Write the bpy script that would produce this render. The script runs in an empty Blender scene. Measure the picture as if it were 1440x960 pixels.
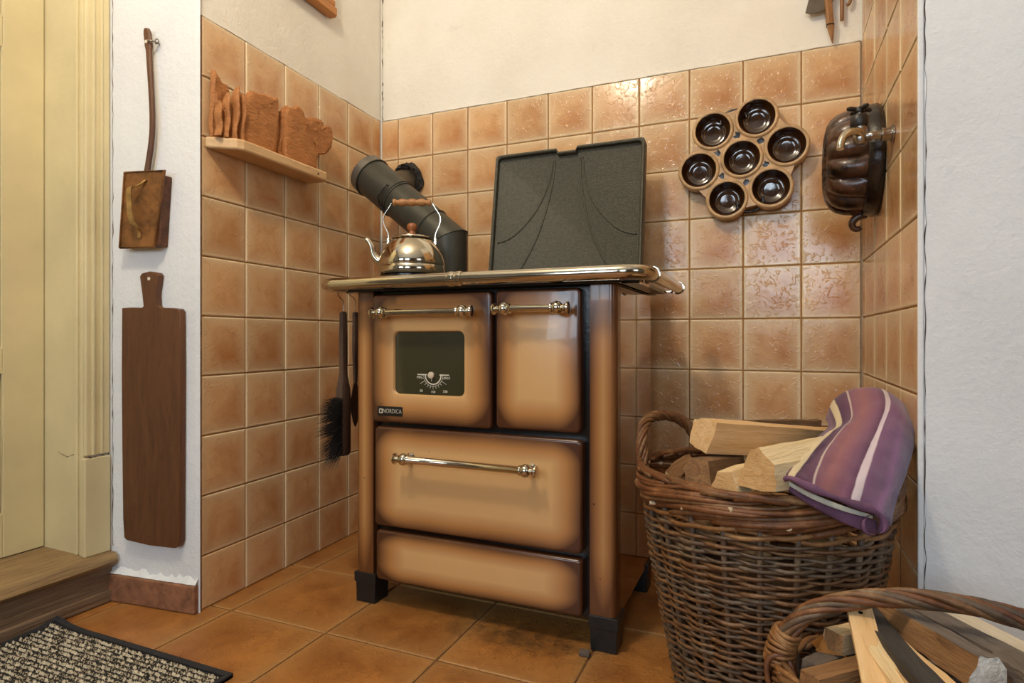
import bpy, math, random
from mathutils import Vector, Matrix, noise
PI = math.pi
random.seed(7)
S = bpy.context.scene
COL = S.collection

# ------------------------------------------------------------------ camera
cam_d = bpy.data.cameras.new('camera'); cam = bpy.data.objects.new('camera', cam_d); COL.objects.link(cam)
cam.location = (1.3549, -1.9000, 0.6895)
cam.rotation_euler = (PI/2, 0, 0.4058)
cam_d.sensor_width = 36.0; cam_d.lens = 21.236; cam_d.shift_y = -0.0042
cam_d.clip_start = 0.02
S.camera = cam

# ------------------------------------------------------------------ world, lamps, exposure
w = bpy.data.worlds.new('world'); S.world = w; w.use_nodes = True
w.node_tree.nodes['Background'].inputs[0].default_value = (0.75, 0.85, 1.0, 1)
w.node_tree.nodes['Background'].inputs[1].default_value = 0.6

def area(name, loc, look, sx, sy, power, col):
    d = bpy.data.lights.new(name, 'AREA'); d.shape = 'RECTANGLE'; d.size = sx; d.size_y = sy
    d.energy = power; d.color = col
    o = bpy.data.objects.new(name, d); COL.objects.link(o); o.location = loc
    o.rotation_euler = (Vector(look) - Vector(loc)).to_track_quat('-Z', 'Y').to_euler()
    return o
# daylight through the two windows of the rear wall and the one of the right wall
area('window_daylight', (1.55, -4.12, 1.45), (1.45, 0, 1.1), 0.90, 1.05, 34, (0.72, 0.86, 1.0))
area('window_daylight', (0.20, -4.12, 1.45), (0.5, 0, 1.0), 0.78, 1.05, 26, (0.72, 0.86, 1.0))
area('window_daylight', (3.22, -2.3, 1.45), (1.0, -2.1, 1.0), 0.9, 1.05, 9, (0.78, 0.88, 1.0))
# warm ceiling lamp
lamp = bpy.data.lights.new('ceiling_lamp_light', 'POINT'); lamp.energy = 49; lamp.color = (1.0, 0.86, 0.66); lamp.shadow_soft_size = 0.10
lo = bpy.data.objects.new('ceiling_lamp_light', lamp); COL.objects.link(lo); lo.location = (0.62, -1.62, 2.24)

S.view_settings.view_transform = 'Standard'; S.view_settings.look = 'None'
S.view_settings.gamma = 1.0; S.view_settings.use_curve_mapping = False
S.view_settings.exposure = 0.04

# ------------------------------------------------------------------ material helpers
def hexc(h):
    h = h.lstrip('#'); c = [int(h[i:i+2], 16)/255 for i in (0, 2, 4)]
    return tuple((x/12.92 if x <= .04045 else ((x+.055)/1.055)**2.4) for x in c) + (1,)
class NT:
    def __init__(s, name):
        s.m = bpy.data.materials.new(name); s.m.use_nodes = True; s.t = s.m.node_tree
        s.b = s.t.nodes['Principled BSDF']
    def n(s, typ, **kw):
        x = s.t.nodes.new('ShaderNode'+typ)
        for k, v in kw.items():
            if k in x.inputs: s.set(x.inputs[k], v)
            elif hasattr(x, k): setattr(x, k, v)
        return x
    def set(s, inp, v):
        if hasattr(v, 'is_output'): s.t.links.new(v, inp)
        else: inp.default_value = v
    def mix(s, f, a, b, blend='MIX'):
        x = s.t.nodes.new('ShaderNodeMix'); x.data_type = 'RGBA'; x.blend_type = blend
        s.set(x.inputs[0], f); s.set(x.inputs[6], a); s.set(x.inputs[7], b); return x.outputs[2]
    def math(s, op, a, b=0.0, clamp=False):
        x = s.t.nodes.new('ShaderNodeMath'); x.operation = op; x.use_clamp = clamp
        s.set(x.inputs[0], a); s.set(x.inputs[1], b); return x.outputs[0]
    def ramp(s, f, stops):
        x = s.t.nodes.new('ShaderNodeValToRGB'); s.set(x.inputs[0], f)
        e = x.color_ramp.elements
        while len(e) < len(stops): e.new(0.5)
        for el, (p, c) in zip(e, stops): el.position = p; el.color = c if len(c) == 4 else tuple(c)+(1,)
        return x.outputs[0]
    def coord(s, kind='Object', scale=(1, 1, 1), loc=None):
        c = s.t.nodes.new('ShaderNodeTexCoord').outputs[kind]
        mp = s.t.nodes.new('ShaderNodeMapping'); s.set(mp.inputs[0], c); mp.inputs['Scale'].default_value = scale
        if loc is not None: s.set(mp.inputs['Location'], loc)
        return mp.outputs[0]
    def s_map(s, vec, loc, scale):
        a = s.t.nodes.new('ShaderNodeVectorMath'); a.operation = 'ADD'; s.set(a.inputs[0], vec); a.inputs[1].default_value = loc
        b = s.t.nodes.new('ShaderNodeVectorMath'); b.operation = 'MULTIPLY'; s.set(b.inputs[0], a.outputs[0]); b.inputs[1].default_value = scale
        return b.outputs[0]
    def rnd(s): return s.t.nodes.new('ShaderNodeObjectInfo').outputs['Random']
    def noise(s, vec, scale, detail=3, rough=.5, dist=0):
        x = s.t.nodes.new('ShaderNodeTexNoise'); s.set(x.inputs['Vector'], vec)
        x.inputs['Scale'].default_value = scale; x.inputs['Detail'].default_value = detail
        x.inputs['Roughness'].default_value = rough; x.inputs['Distortion'].default_value = dist
        return x.outputs[0]
    def bump(s, h, strength, dist=0.01):
        x = s.t.nodes.new('ShaderNodeBump'); s.set(x.inputs['Height'], h)
        x.inputs['Strength'].default_value = strength; x.inputs['Distance'].default_value = dist
        s.t.links.new(x.outputs[0], s.b.inputs['Normal'])
    def out(s, col=None, rough=.5, metal=0, spec=.5, coat=0, coat_r=.1):
        if col is not None: s.set(s.b.inputs['Base Color'], col)
        s.set(s.b.inputs['Roughness'], rough); s.set(s.b.inputs['Metallic'], metal)
        s.b.inputs['Specular IOR Level'].default_value = spec
        s.b.inputs['Coat Weight'].default_value = coat; s.b.inputs['Coat Roughness'].default_value = coat_r
        return s.m

def simple(name, col, rough=.5, metal=0, spec=.5, nscale=30, namt=.15, bump=0., bscale=120, kind='Object', coat=0):
    t = NT(name); v = t.coord(kind); nz = t.noise(v, nscale, 4, .6)
    c = hexc(col); dark = tuple(x*(1-namt*1.6) for x in c[:3])+(1,); lite = tuple(min(1, x*(1+namt)) for x in c[:3])+(1,)
    cc = t.ramp(nz, [(.3, dark), (.7, lite)])
    if bump: t.bump(t.noise(v, bscale, 3, .6), bump, .004)
    return t.out(cc, rough, metal, spec, coat)

def wood(name, a, b, dark, scale=(6, 60, 60), rough=.55, bump=.35, axis='X', ring=False):
    t = NT(name)
    sc = {'X': (scale[0], scale[1], scale[2]), 'Z': (scale[1], scale[2], scale[0]), 'Y': (scale[1], scale[0], scale[2])}[axis]
    rn = t.rnd(); off = t.n('CombineXYZ', X=t.math('MULTIPLY', rn, 17.0), Y=t.math('MULTIPLY', rn, 31.0), Z=rn).outputs[0]
    v = t.coord('Object', sc, off)
    n1 = t.noise(v, 1.0, 5, .65, .6); n2 = t.noise(v, 3.3, 3, .7)
    base = t.ramp(n1, [(.3, hexc(a)), (.68, hexc(b))])
    f = t.ramp(n2, [(.55, (0, 0, 0, 1)), (.75, (1, 1, 1, 1))])
    col = t.mix(t.math('MULTIPLY', f, .55), base, hexc(dark))
    t.bump(t.math('ADD', n1, t.math('MULTIPLY', n2, .6)), bump, .004)
    return t.out(col, rough)

M = {}
# glazed wall tile: pale glaze pooled along the edges and upper left, terracotta blush inside
def tile_mat(name, half, pale, mid, blush, rough, bmp, rim):
    t = NT(name); v = t.coord('Object'); rn = t.rnd()
    sh = t.n('CombineXYZ', X=t.math('MULTIPLY', rn, 43.0), Y=t.math('MULTIPLY', rn, 91.0), Z=t.math('MULTIPLY', rn, 17.0)).outputs[0]
    vr = t.coord('Object', (1, 1, 1), sh)
    sep = t.n('SeparateXYZ', Vector=v)
    ax = t.math('ABSOLUTE', sep.outputs[0]); az = t.math('ABSOLUTE', sep.outputs[2 if rim != 'floor' else 1])
    e = t.math('DIVIDE', t.math('MAXIMUM', ax, az), half)
    n1 = t.noise(vr, 9, 4, .6, .5); n2 = t.noise(vr, 90, 3, .7)
    n3 = t.noise(vr, 26, 3, .6, .8)
    grad = t.math('ADD', t.math('MULTIPLY', t.math('SUBTRACT', sep.outputs[0], t.math('MULTIPLY', sep.outputs[2 if rim != 'floor' else 1], 1.3)), 2.6 if rim != 'floor' else 0), n1)
    blf = t.ramp(grad, [(.36, (0, 0, 0, 1)), (.78, (1, 1, 1, 1))])
    c = t.mix(blf, hexc(mid), hexc(blush))
    c = t.mix(t.ramp(n3, [(.52, (0, 0, 0, 1)), (.8, (.6, .6, .6, 1))]), c, hexc(blush))
    ew = t.math('ADD', e, t.math('MULTIPLY', t.math('SUBTRACT', n2, .5), .035))
    edge = t.ramp(ew, [(.45, (0, 0, 0, 1)), (.86, (.38, .38, .38, 1)), (.93, (.7, .7, .7, 1)), (.965, (1, 1, 1, 1))])
    c = t.mix(edge, c, hexc(pale))
    hsv = t.n('HueSaturation', Color=c); t.set(hsv.inputs['Value'], t.math('ADD', .90, t.math('MULTIPLY', rn, .16)))
    pit = t.noise(vr, 55, 2, .55, 1.2)
    pits = t.ramp(pit, [(.56, (0, 0, 0, 1)), (.66, (1, 1, 1, 1))])
    hgt = t.math('ADD', t.math('MULTIPLY', pits, .35), t.math('MULTIPLY', n1, .8))
    t.bump(hgt, bmp, .004)
    rr = t.math('ADD', rough, t.math('MULTIPLY', n2, .12))
    cf = hsv.outputs[0]
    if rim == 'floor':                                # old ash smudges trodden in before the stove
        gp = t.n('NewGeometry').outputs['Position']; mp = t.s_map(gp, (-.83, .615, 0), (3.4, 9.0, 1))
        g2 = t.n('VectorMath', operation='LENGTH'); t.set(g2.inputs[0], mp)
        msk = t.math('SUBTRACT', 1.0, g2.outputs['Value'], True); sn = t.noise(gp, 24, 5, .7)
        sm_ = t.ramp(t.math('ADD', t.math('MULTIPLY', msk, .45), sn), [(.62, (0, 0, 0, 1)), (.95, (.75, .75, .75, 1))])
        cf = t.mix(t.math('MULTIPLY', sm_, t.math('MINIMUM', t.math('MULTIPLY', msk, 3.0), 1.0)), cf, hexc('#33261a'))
    return t.out(cf, rr)
M['tile'] = tile_mat('wall_tile_glaze', .0745, '#e6cfa8', '#d8ab7a', '#bd8452', .13, .42, 'wall')
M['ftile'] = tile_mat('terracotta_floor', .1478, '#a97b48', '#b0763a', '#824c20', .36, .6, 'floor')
M['grout'] = simple('grout', '#a0703f', .85, nscale=60, bump=.2)
M['fgrout'] = simple('floor_grout', '#7a5436', .9, nscale=60, bump=.2)
def plaster(name, col, stain, bmp=.35):
    t = NT(name); v = t.coord('Object'); n1 = t.noise(v, 2.2, 4, .6); n2 = t.noise(v, 70, 4, .7); n3 = t.noise(v, 14, 4, .7, .4)
    c = t.mix(t.ramp(n1, [(.4, (0, 0, 0, 1)), (.75, (.5, .5, .5, 1))]), hexc(col), hexc(stain))
    c = t.mix(t.ramp(n3, [(.62, (0, 0, 0, 1)), (.72, (.25, .25, .25, 1))]), c, hexc(stain))
    t.bump(t.math('ADD', n2, t.math('MULTIPLY', n3, 1.5)), bmp, .006)
    return t.out(c, .8, spec=.25)
M['plaster'] = plaster('old_white_plaster', '#f1ece0', '#d8cfbd')
M['plaster2'] = plaster('limewashed_plaster', '#e9eaeb', '#d0d2d4', .28)
M['paint'] = simple('cream_door_paint', '#dacb9f', .28, nscale=4, namt=.07, bump=.12, bscale=60)
M['crack'] = simple('crack_dirt', '#5a4a3a', .9)
M['base'] = simple('red_brown_base_tile', '#94664a', .55, nscale=40, namt=.25, bump=.4)
M['step'] = wood('weathered_step_wood', '#a98d62', '#7d6240', '#3d2c1d', (3, 40, 60), .6, .8, 'Y')
M['riser'] = wood('grey_riser_wood', '#8d745a', '#6a5340', '#31241b', (3, 60, 90), .65, .9, 'Y')
M['board'] = wood('dark_board_wood', '#6a4225', '#553219', '#2e1a0e', (5, 30, 60), .5, .5, 'Z')
M['shelf'] = wood('pale_shelf_wood', '#dcb98a', '#cda472', '#a47a4a', (4, 30, 40), .5, .2, 'Y')
M['carved'] = wood('carved_brown_wood', '#bf7f48', '#a66a34', '#683e20', (22, 70, 60), .6, 1.0, 'Y')
M['slat'] = wood('orange_slat_wood', '#c98744', '#b06f30', '#7a461c', (4, 40, 40), .45, .2, 'Y')
M['grip'] = wood('turned_wood', '#b9824a', '#9a6532', '#5d381b', (20, 60, 60), .4, .2, 'X')
M['knobwood'] = simple('red_brown_wood_knob', '#9a5a30', .35)
M['darkwood'] = wood('dark_handle_wood', '#5f4836', '#443226', '#211812', (10, 50, 50), .55, .4, 'Z')
M['toolwood'] = wood('tool_handle_wood', '#a97a4c', '#835a34', '#4e2c14', (8, 50, 50), .45, .3, 'Z')
M['pine'] = wood('split_pine', '#eac795', '#d9ac74', '#ab7a45', (5, 60, 60), .7, .6)
M['pinepale'] = wood('fresh_split_pine', '#f2dcb0', '#e3c28e', '#b08750', (4, 70, 30), .75, 1.0)
M['bark'] = wood('grey_brown_bark', '#8a6a48', '#664b32', '#33241a', (9, 30, 30), .9, 1.0)
M['greywood'] = wood('grey_weathered_wood', '#7c7066', '#5d5148', '#2b2724', (5, 50, 50), .8, .9)
M['blackwood'] = wood('charred_dark_wood', '#48423c', '#2c2825', '#121110', (6, 50, 50), .8, .9)
M['brownwood'] = wood('brown_kindling', '#a3794e', '#7d5836', '#402a19', (6, 50, 50), .75, .9)
M['palewood'] = wood('pale_clean_lath', '#dccfb8', '#cbbba0', '#a08c70', (5, 60, 60), .6, .3)
M['endgrain'] = wood('sawn_end_grain', '#dcb680', '#c99b64', '#9a7040', (30, 30, 60), .85, .6)
M['whitetorn'] = simple('torn_whitish_wood', '#d9d3c8', .85, nscale=60, namt=.25, bump=1.0)
def wicker(name, a, b, c3):
    t = NT(name); v = t.coord('Object'); n1 = t.noise(v, 26, 4, .7); n2 = t.noise(v, 7, 2, .5); n3 = t.noise(v, 160, 2, .6)
    c = t.ramp(n1, [(.3, hexc(a)), (.55, hexc(b)), (.75, hexc(c3))])
    c = t.mix(t.math('MULTIPLY', n2, .5), c, hexc(a))
    t.bump(n3, .5, .002)
    return t.out(c, .5)
M['wicker'] = wicker('brown_willow', '#553720', '#7f5a38', '#b08c60')
M['wickerrim'] = wicker('red_brown_willow', '#54301a', '#80502c', '#a87a4c')
M['wickergrey'] = wicker('grey_brown_willow', '#45352a', '#6e5842', '#9f8b70')
M['wickertan'] = wicker('tan_willow', '#6b4424', '#94683c', '#bd935f')
M['cut'] = simple('cut_willow_end', '#d9c3a0', .7)
def metal(name, col, rough, nscale=40, amt=.1, bump=0.):
    t = NT(name); v = t.coord('Object'); nz = t.noise(v, nscale, 3, .6)
    c = hexc(col); t.b.inputs['Metallic'].default_value = 1
    cc = t.ramp(nz, [(.3, tuple(x*(1-amt) for x in c[:3])+(1,)), (.7, c)])
    if bump: t.bump(nz, bump, .003)
    return t.out(cc, t.math('ADD', rough, t.math('MULTIPLY', nz, amt*.6)), 1)
M['chrome'] = metal('polished_chrome', '#c9c2b2', .09)
M['steel'] = metal('kettle_steel', '#cfc7b6', .08, 25, .08)
M['nickel'] = metal('dull_nickel', '#a9a49c', .22, 60, .25, .1)
M['iron'] = simple('black_cast_iron', '#4d4a3c', .46, .25, .5, nscale=120, namt=.2, bump=.5, bscale=300)
M['frame'] = simple('black_enamel_frame', '#0d0c0b', .25, 0, .5, nscale=60, namt=.3, bump=.1)
M['foot'] = simple('black_foot_plastic', '#1b1b1c', .4, 0, .5, nscale=80, bump=.2)
M['pipe'] = simple('matt_black_stovepipe', '#46443b', .42, .3, .4, nscale=20, namt=.08, bump=.12, bscale=200)
M['pipecap'] = simple('grey_pipe_end', '#77726a', .4, .6, .5)
M['soot'] = simple('sooty_rock_wool', '#3b3733', .9, 0, .3, nscale=50, namt=.5, bump=1.0)
M['rust'] = simple('rusty_sheet_iron', '#8a5c30', .5, .35, .5, nscale=22, namt=.35, bump=.4, bscale=90)
M['rustdark'] = simple('dark_rusty_iron', '#5e3a24', .55, .3, .5, nscale=30, namt=.4, bump=.4)
M['blacksteel'] = metal('dark_forged_steel', '#6a6155', .35, 30, .3, .2)
M['bristle'] = simple('black_bristle', '#1c1511', .8)
M['glass'] = simple('dark_oven_glass', '#3d3a26', .07, 0, .5, nscale=3, namt=.12, coat=.6)
M['print'] = simple('white_print', '#dcd6c4', .5, namt=.0)
M['badge'] = simple('black_badge', '#191511', .35)
M['beigeglaze'] = simple('beige_stoneware', '#c6a070', .32, 0, .5, nscale=35, namt=.22, bump=.25)
M['brownglaze'] = simple('dark_brown_glaze', '#38200f', .1, 0, .6, nscale=30, namt=.35, bump=.05, coat=.6)
M['bundt'] = simple('dark_brown_fluted_glaze', '#4a2e1e', .3, 0, .6, nscale=34, namt=.6, bump=.25, coat=.15)
M['bundtrim'] = simple('black_brown_glaze', '#231a15', .25, 0, .6, nscale=40, namt=.5, bump=.2)
M['blackrubber'] = simple('black_tap_handle', '#201c1a', .4)
M['rugedge'] = simple('black_rug_border', '#26262a', .85, bump=.5)
M['wornbrass'] = simple('worn_brown_metal', '#a5824c', .4, .4, .5, nscale=40, namt=.3)
M['wire'] = metal('thin_wire', '#8a7f70', .3)
M['lampglass'] = None

def enamel(name, W, H, fx, fz, lite='#d3a872', mid='#b5804c', dark='#4c2c1a', rough=.24, coat=.25):
    """airbrushed enamel: pale middle fading to brown along the panel's own edges"""
    t = NT(name); g = t.n('TexCoord').outputs['Generated']; sep = t.n('SeparateXYZ', Vector=g)
    gx, gz = sep.outputs[0], sep.outputs[2]
    dx = t.math('MULTIPLY', t.math('MINIMUM', gx, t.math('SUBTRACT', 1.0, gx)), W/fx)
    dz = t.math('MULTIPLY', t.math('MINIMUM', gz, t.math('SUBTRACT', 1.0, gz)), H/fz)
    dx = t.math('MINIMUM', dx, 1.0); dz = t.math('MINIMUM', dz, 1.0)
    sx = t.math('SUBTRACT', 1.0, dx); sz = t.math('SUBTRACT', 1.0, dz)
    d = t.math('SQRT', t.math('ADD', t.math('MULTIPLY', sx, sx), t.math('MULTIPLY', sz, sz)))
    nz = t.noise(t.coord('Object'), 5, 2, .5)
    f = t.math('ADD', d, t.math('MULTIPLY', t.math('SUBTRACT', nz, .5), .22))
    c = t.ramp(f, [(.0, hexc(lite)), (.50, hexc(mid)), (.95, hexc(dark))])
    fl = t.noise(t.coord('Object'), 70, 2, .5)
    c = t.mix(t.ramp(fl, [(.77, (0, 0, 0, 1)), (.79, (1, 1, 1, 1))]), c, hexc('#4a2a18'))
    t.bump(t.noise(t.coord('Object'), 40, 2, .5), .04, .004)
    return t.out(c, rough, spec=.5, coat=coat, coat_r=.04)

# ------------------------------------------------------------------ mesh builder
class MB:
    def __init__(s): s.v = []; s.f = []; s.mi = []
    def add(s, vs, fs, mi=0):
        o = len(s.v); s.v.extend([tuple(p) for p in vs]); s.f.extend([tuple(i+o for i in f) for f in fs]); s.mi.extend([mi]*len(fs)); return s
    def box(s, a, b, mi=0):
        x0, y0, z0 = a; x1, y1, z1 = b
        return s.add([(x0, y0, z0), (x1, y0, z0), (x1, y1, z0), (x0, y1, z0), (x0, y0, z1), (x1, y0, z1), (x1, y1, z1), (x0, y1, z1)],
                     [(0, 3, 2, 1), (4, 5, 6, 7), (0, 1, 5, 4), (1, 2, 6, 5), (2, 3, 7, 6), (3, 0, 4, 7)], mi)
    def loft(s, loops, closed=True, cap0=True, cap1=True, mi=0, mi0=None, mi1=None):
        n = len(loops[0]); o = len(s.v)
        for L in loops: s.v.extend([tuple(p) for p in L])
        for k in range(len(loops)-1):
            for i in range(n if closed else n-1):
                j = (i+1) % n
                s.f.append((o+k*n+i, o+k*n+j, o+(k+1)*n+j, o+(k+1)*n+i)); s.mi.append(mi)
        if cap0: s.f.append(tuple(o+i for i in reversed(range(n)))); s.mi.append(mi if mi0 is None else mi0)
        if cap1: s.f.append(tuple(o+(len(loops)-1)*n+i for i in range(n))); s.mi.append(mi if mi1 is None else mi1)
        return s
    def tube(s, path, r, n=8, closed=False, caps=True, mi=0):
        P = [Vector(p) for p in path]; m = len(P)
        rs = r if isinstance(r, (list, tuple)) else [r]*m
        T = []
        for i in range(m):
            a = P[(i-1) % m] if (closed or i > 0) else P[i]; b = P[(i+1) % m] if (closed or i < m-1) else P[i]
            d = (b-a); T.append(d.normalized() if d.length > 1e-9 else Vector((0, 0, 1)))
        ref = Vector((0, 0, 1)) if abs(T[0].z) < .9 else Vector((1, 0, 0))
        N = (ref - T[0]*ref.dot(T[0])).normalized(); loops = []
        for i in range(m):
            N = N - T[i]*N.dot(T[i])
            if N.length < 1e-6: N = T[i].orthogonal()
            N.normalize(); B = T[i].cross(N)
            loops.append([P[i] + (N*math.cos(2*PI*k/n) + B*math.sin(2*PI*k/n))*rs[i] for k in range(n)])
        if closed:
            loops.append(loops[0]); return s.loft(loops, True, False, False, mi)
        return s.loft(loops, True, caps, caps, mi)
    def lathe(s, prof, n=32, org=(0, 0, 0), axis=(0, 0, 1), mi=0, cap0=True, cap1=True, fl=None):
        A = Vector(axis).normalized(); U = A.orthogonal().normalized() if abs(A.z) < .99 else Vector((1, 0, 0)); V = A.cross(U); O = Vector(org)
        loops = []
        for (r, h) in prof:
            loops.append([O + A*h + (U*math.cos(2*PI*k/n) + V*math.sin(2*PI*k/n))*(r*(fl(2*PI*k/n, h) if fl else 1)) for k in range(n)])
        return s.loft(loops, True, cap0, cap1, mi)
    def sphere(s, c, r, n=12, mi=0, sc=(1, 1, 1)):
        c = Vector(c); m = max(4, n//2)
        prof = [(max(1e-5, math.sin(PI*i/m)), -math.cos(PI*i/m)) for i in range(m+1)]
        loops = [[c + Vector((a*math.cos(2*PI*k/n)*r*sc[0], a*math.sin(2*PI*k/n)*r*sc[1], h*r*sc[2])) for k in range(n)] for a, h in prof]
        return s.loft(loops, True, True, True, mi)
    def build(s, name, mats, parent=None, smooth=None, bevel=0, bseg=2, subsurf=0, loc=None, rot=None, solid=0):
        me = bpy.data.meshes.new(name); me.from_pydata(s.v, [], s.f); me.validate(); me.update()
        if not isinstance(mats, (list, tuple)): mats = [mats]
        for m_ in mats: me.materials.append(m_)
        if len(mats) > 1 and len(me.polygons) == len(s.mi): me.polygons.foreach_set('material_index', s.mi)
        if smooth is not None:
            me.polygons.foreach_set('use_smooth', [True]*len(me.polygons))
            if smooth < 180: me.set_sharp_from_angle(angle=math.radians(smooth))
        o = bpy.data.objects.new(name, me); COL.objects.link(o)
        if parent is not None: o.parent = parent
        if loc is not None: o.location = loc
        if rot is not None: o.rotation_euler = rot
        if solid:
            md = o.modifiers.new('solid', 'SOLIDIFY'); md.thickness = solid; md.offset = 0
        if subsurf:
            md = o.modifiers.new('sub', 'SUBSURF'); md.levels = subsurf; md.render_levels = subsurf
        if bevel:
            md = o.modifiers.new('bev', 'BEVEL'); md.width = bevel; md.segments = bseg; md.limit_method = 'ANGLE'; md.angle_limit = math.radians(35)
        return o
def BOX(a, b): return MB().box(a, b)
def tag(o, label=None, cat=None, group=None, kind=None):
    if label: o['label'] = label
    if cat: o['category'] = cat
    if group: o['group'] = group
    if kind: o['kind'] = kind
    return o
def thing(name, label, cat, loc=(0, 0, 0), rot=(0, 0, 0), group=None):
    o = bpy.data.objects.new(name, None); COL.objects.link(o); o.location = loc; o.rotation_euler = rot; o.empty_display_size = .05
    return tag(o, label, cat, group)
def struct(o, label=None): o['kind'] = 'structure'; return tag(o, label)
def inst(src, parent, loc, rot=(0, 0, 0), scale=(1, 1, 1)):
    o = src.copy(); COL.objects.link(o); o.parent = parent; o.location = loc; o.rotation_euler = rot; o.scale = scale
    return o
def rrect(w, h, r, n=5):
    pts = []
    for cx, cz, a0 in ((w/2-r, h/2-r, 0), (-w/2+r, h/2-r, PI/2), (-w/2+r, -h/2+r, PI), (w/2-r, -h/2+r, 3*PI/2)):
        for i in range(n+1):
            a = a0+PI/2*i/n; pts.append((cx+r*math.cos(a), cz+r*math.sin(a)))
    return pts
def panel_mb(x0, x1, z0, z1, yb, yf, r=.012, bev=.007, hole=None):
    """rounded enamelled panel with rolled edges, front towards -Y; optional rounded hole"""
    cx, cz = (x0+x1)/2, (z0+z1)/2; w, h = x1-x0, z1-z0; m = MB(); L = []
    def lp(t, y): return [(cx+a, y, cz+b) for a, b in rrect(w-2*t, h-2*t, max(r-t, .002))]
    L.append(lp(0, yb))
    for i in range(6):
        a = PI/2*i/5; L.append(lp(bev*(1-math.cos(a)), yf+bev*(1-math.sin(a))))
    if hole:
        hx0, hx1, hz0, hz1, hr = hole; hc = ((hx0+hx1)/2, (hz0+hz1)/2)
        hp = [(hc[0]+a, hc[1]+b) for a, b in rrect(hx1-hx0, hz1-hz0, hr)]
        ho = [(hc[0]+a, hc[1]+b) for a, b in rrect(hx1-hx0+.012, hz1-hz0+.012, hr+.006)]
        L.append([(a, yf, b) for a, b in ho]); L.append([(a, yf+.001, b) for a, b in [(p[0]*.5+q[0]*.5, p[1]*.5+q[1]*.5) for p, q in zip(hp, ho)]])
        L.append([(a, yf+.006, b) for a, b in hp]); L.append([(a, yb, b) for a, b in hp])
        m.loft(L, True, False, False)
    else: m.loft(L, True, True, True)
    return m
def smoothpath(pts, k=6, closed=False):
    P = [Vector(p) for p in pts]; n = len(P); out = []
    rng = n if closed else n-1
    for i in range(rng):
        p0 = P[(i-1) % n] if (closed or i > 0) else P[i]*2-P[i+1]
        p1 = P[i]; p2 = P[(i+1) % n]; p3 = P[(i+2) % n] if (closed or i+2 < n) else P[i+1]*2-P[i]
        for j in range(k):
            t = j/k
            out.append(.5*((2*p1)+(p2-p0)*t+(2*p0-5*p1+4*p2-p3)*t*t+(3*p1-p0-3*p2+p3)*t*t*t))
    if not closed: out.append(P[-1])
    return out

# ================================================================== THE SETTING
T = 0.152; ZA = 0.7433; ROWS = [0.0] + [round(ZA+k*T, 4) for k in range(-4, 6)]      # grout heights, 0 .. 1.503
H = 2.60
LWA = math.atan(0.0414)                               # the alcove's left wall stands 2.4 degrees off square
LE = Vector((math.sin(LWA), -math.cos(LWA), 0)); LN = Vector((math.cos(LWA), math.sin(LWA), 0))
def LW(d, s, z): return LE*s + LN*d + Vector((0, 0, z))
def prism(poly, z0, z1): 
    return MB().loft([[(x, y, z0) for x, y in poly], [(x, y, z1) for x, y in poly]])
PA = Vector((0.0425, -0.820, 0)); PB = Vector((-0.252, -0.852, 0))     # face of the left pier
PD = (PB-PA).normalized(); PN = Vector((PD.y, -PD.x, 0)); 
if PN.y > 0: PN = -PN
def PF(s, d, z): return PA + PD*s + PN*d + Vector((0, 0, z))          # s from the right edge, d off the face
PROT = math.atan2(-PD.y, -PD.x)

floor = struct(BOX((-0.6, -4.3, -.12), (3.4, .15, -.004)).build('floor', M['fgrout']))
ceiling = struct(BOX((-0.6, -4.3, H), (3.4, .15, H+.1)).build('ceiling', M['plaster']))
q = LW(-.006, 0, 0); q2 = LW(-.006, .8235, 0)
wall_left = struct(prism([(q.x, .0065), (q2.x, q2.y), (PA.x, PA.y), (PB.x, PB.y), (-.257, -.853), (-.257, -.90), (-.455, -.90), (-.455, .0065)][::-1], 0, H).build('wall_left', M['plaster2']))
wall_back = struct(BOX((-.3, .006, 0), (1.7, .12, H)).build('wall_back', M['plaster']))
wall_right = struct(BOX((1.588, -.702, 0), (3.3, .006, H)).build('wall_right', M['plaster2'], bevel=.004))
# plaster on the alcove's own left side (warmer, above the tiles)
struct(MB().loft([[LW(-.0058, .006, z), LW(-.0058, .815, z), LW(-.001, .815, z), LW(-.001, .006, z)] for z in (ROWS[-1], H)]).build('trim_1', M['plaster'], smooth=None))

M['plaster_dim'] = plaster('darkened_room_plaster', '#6f6656', '#5d5546')  # unseen room walls darkened in colour to cut reflections and bounce light
tile_cache = {}
def tile_mesh(w, h, mat_, flat=False, d=.0065):
    key = (round(w, 4), round(h, 4), flat)
    if key in tile_cache: return tile_cache[key]
    m = MB(); c = .0028
    def L(t, y): 
        a, b = w/2-t, h/2-t
        return [(-a, -b, y), (a, -b, y), (a, b, y), (-a, b, y)] if flat else [(-a, y, -b), (a, y, -b), (a, y, b), (-a, y, b)]
    if flat: m.loft([L(0, -d), L(0, -.0018), L(c, 0)], True, False, True)
    else: m.loft([L(0, d), L(0, .0022), L(c*.45, .0006), L(c, 0)], True, False, True)
    o = m.build('tile', mat_); me = o.data; bpy.data.objects.remove(o); tile_cache[key] = me
    return me
def put_tile(me, name, parent, loc, rot):
    o = bpy.data.objects.new(name, me); COL.objects.link(o); o.parent = parent; o.location = loc; o.rotation_euler = rot; return o
R = random.Random(3)
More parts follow.
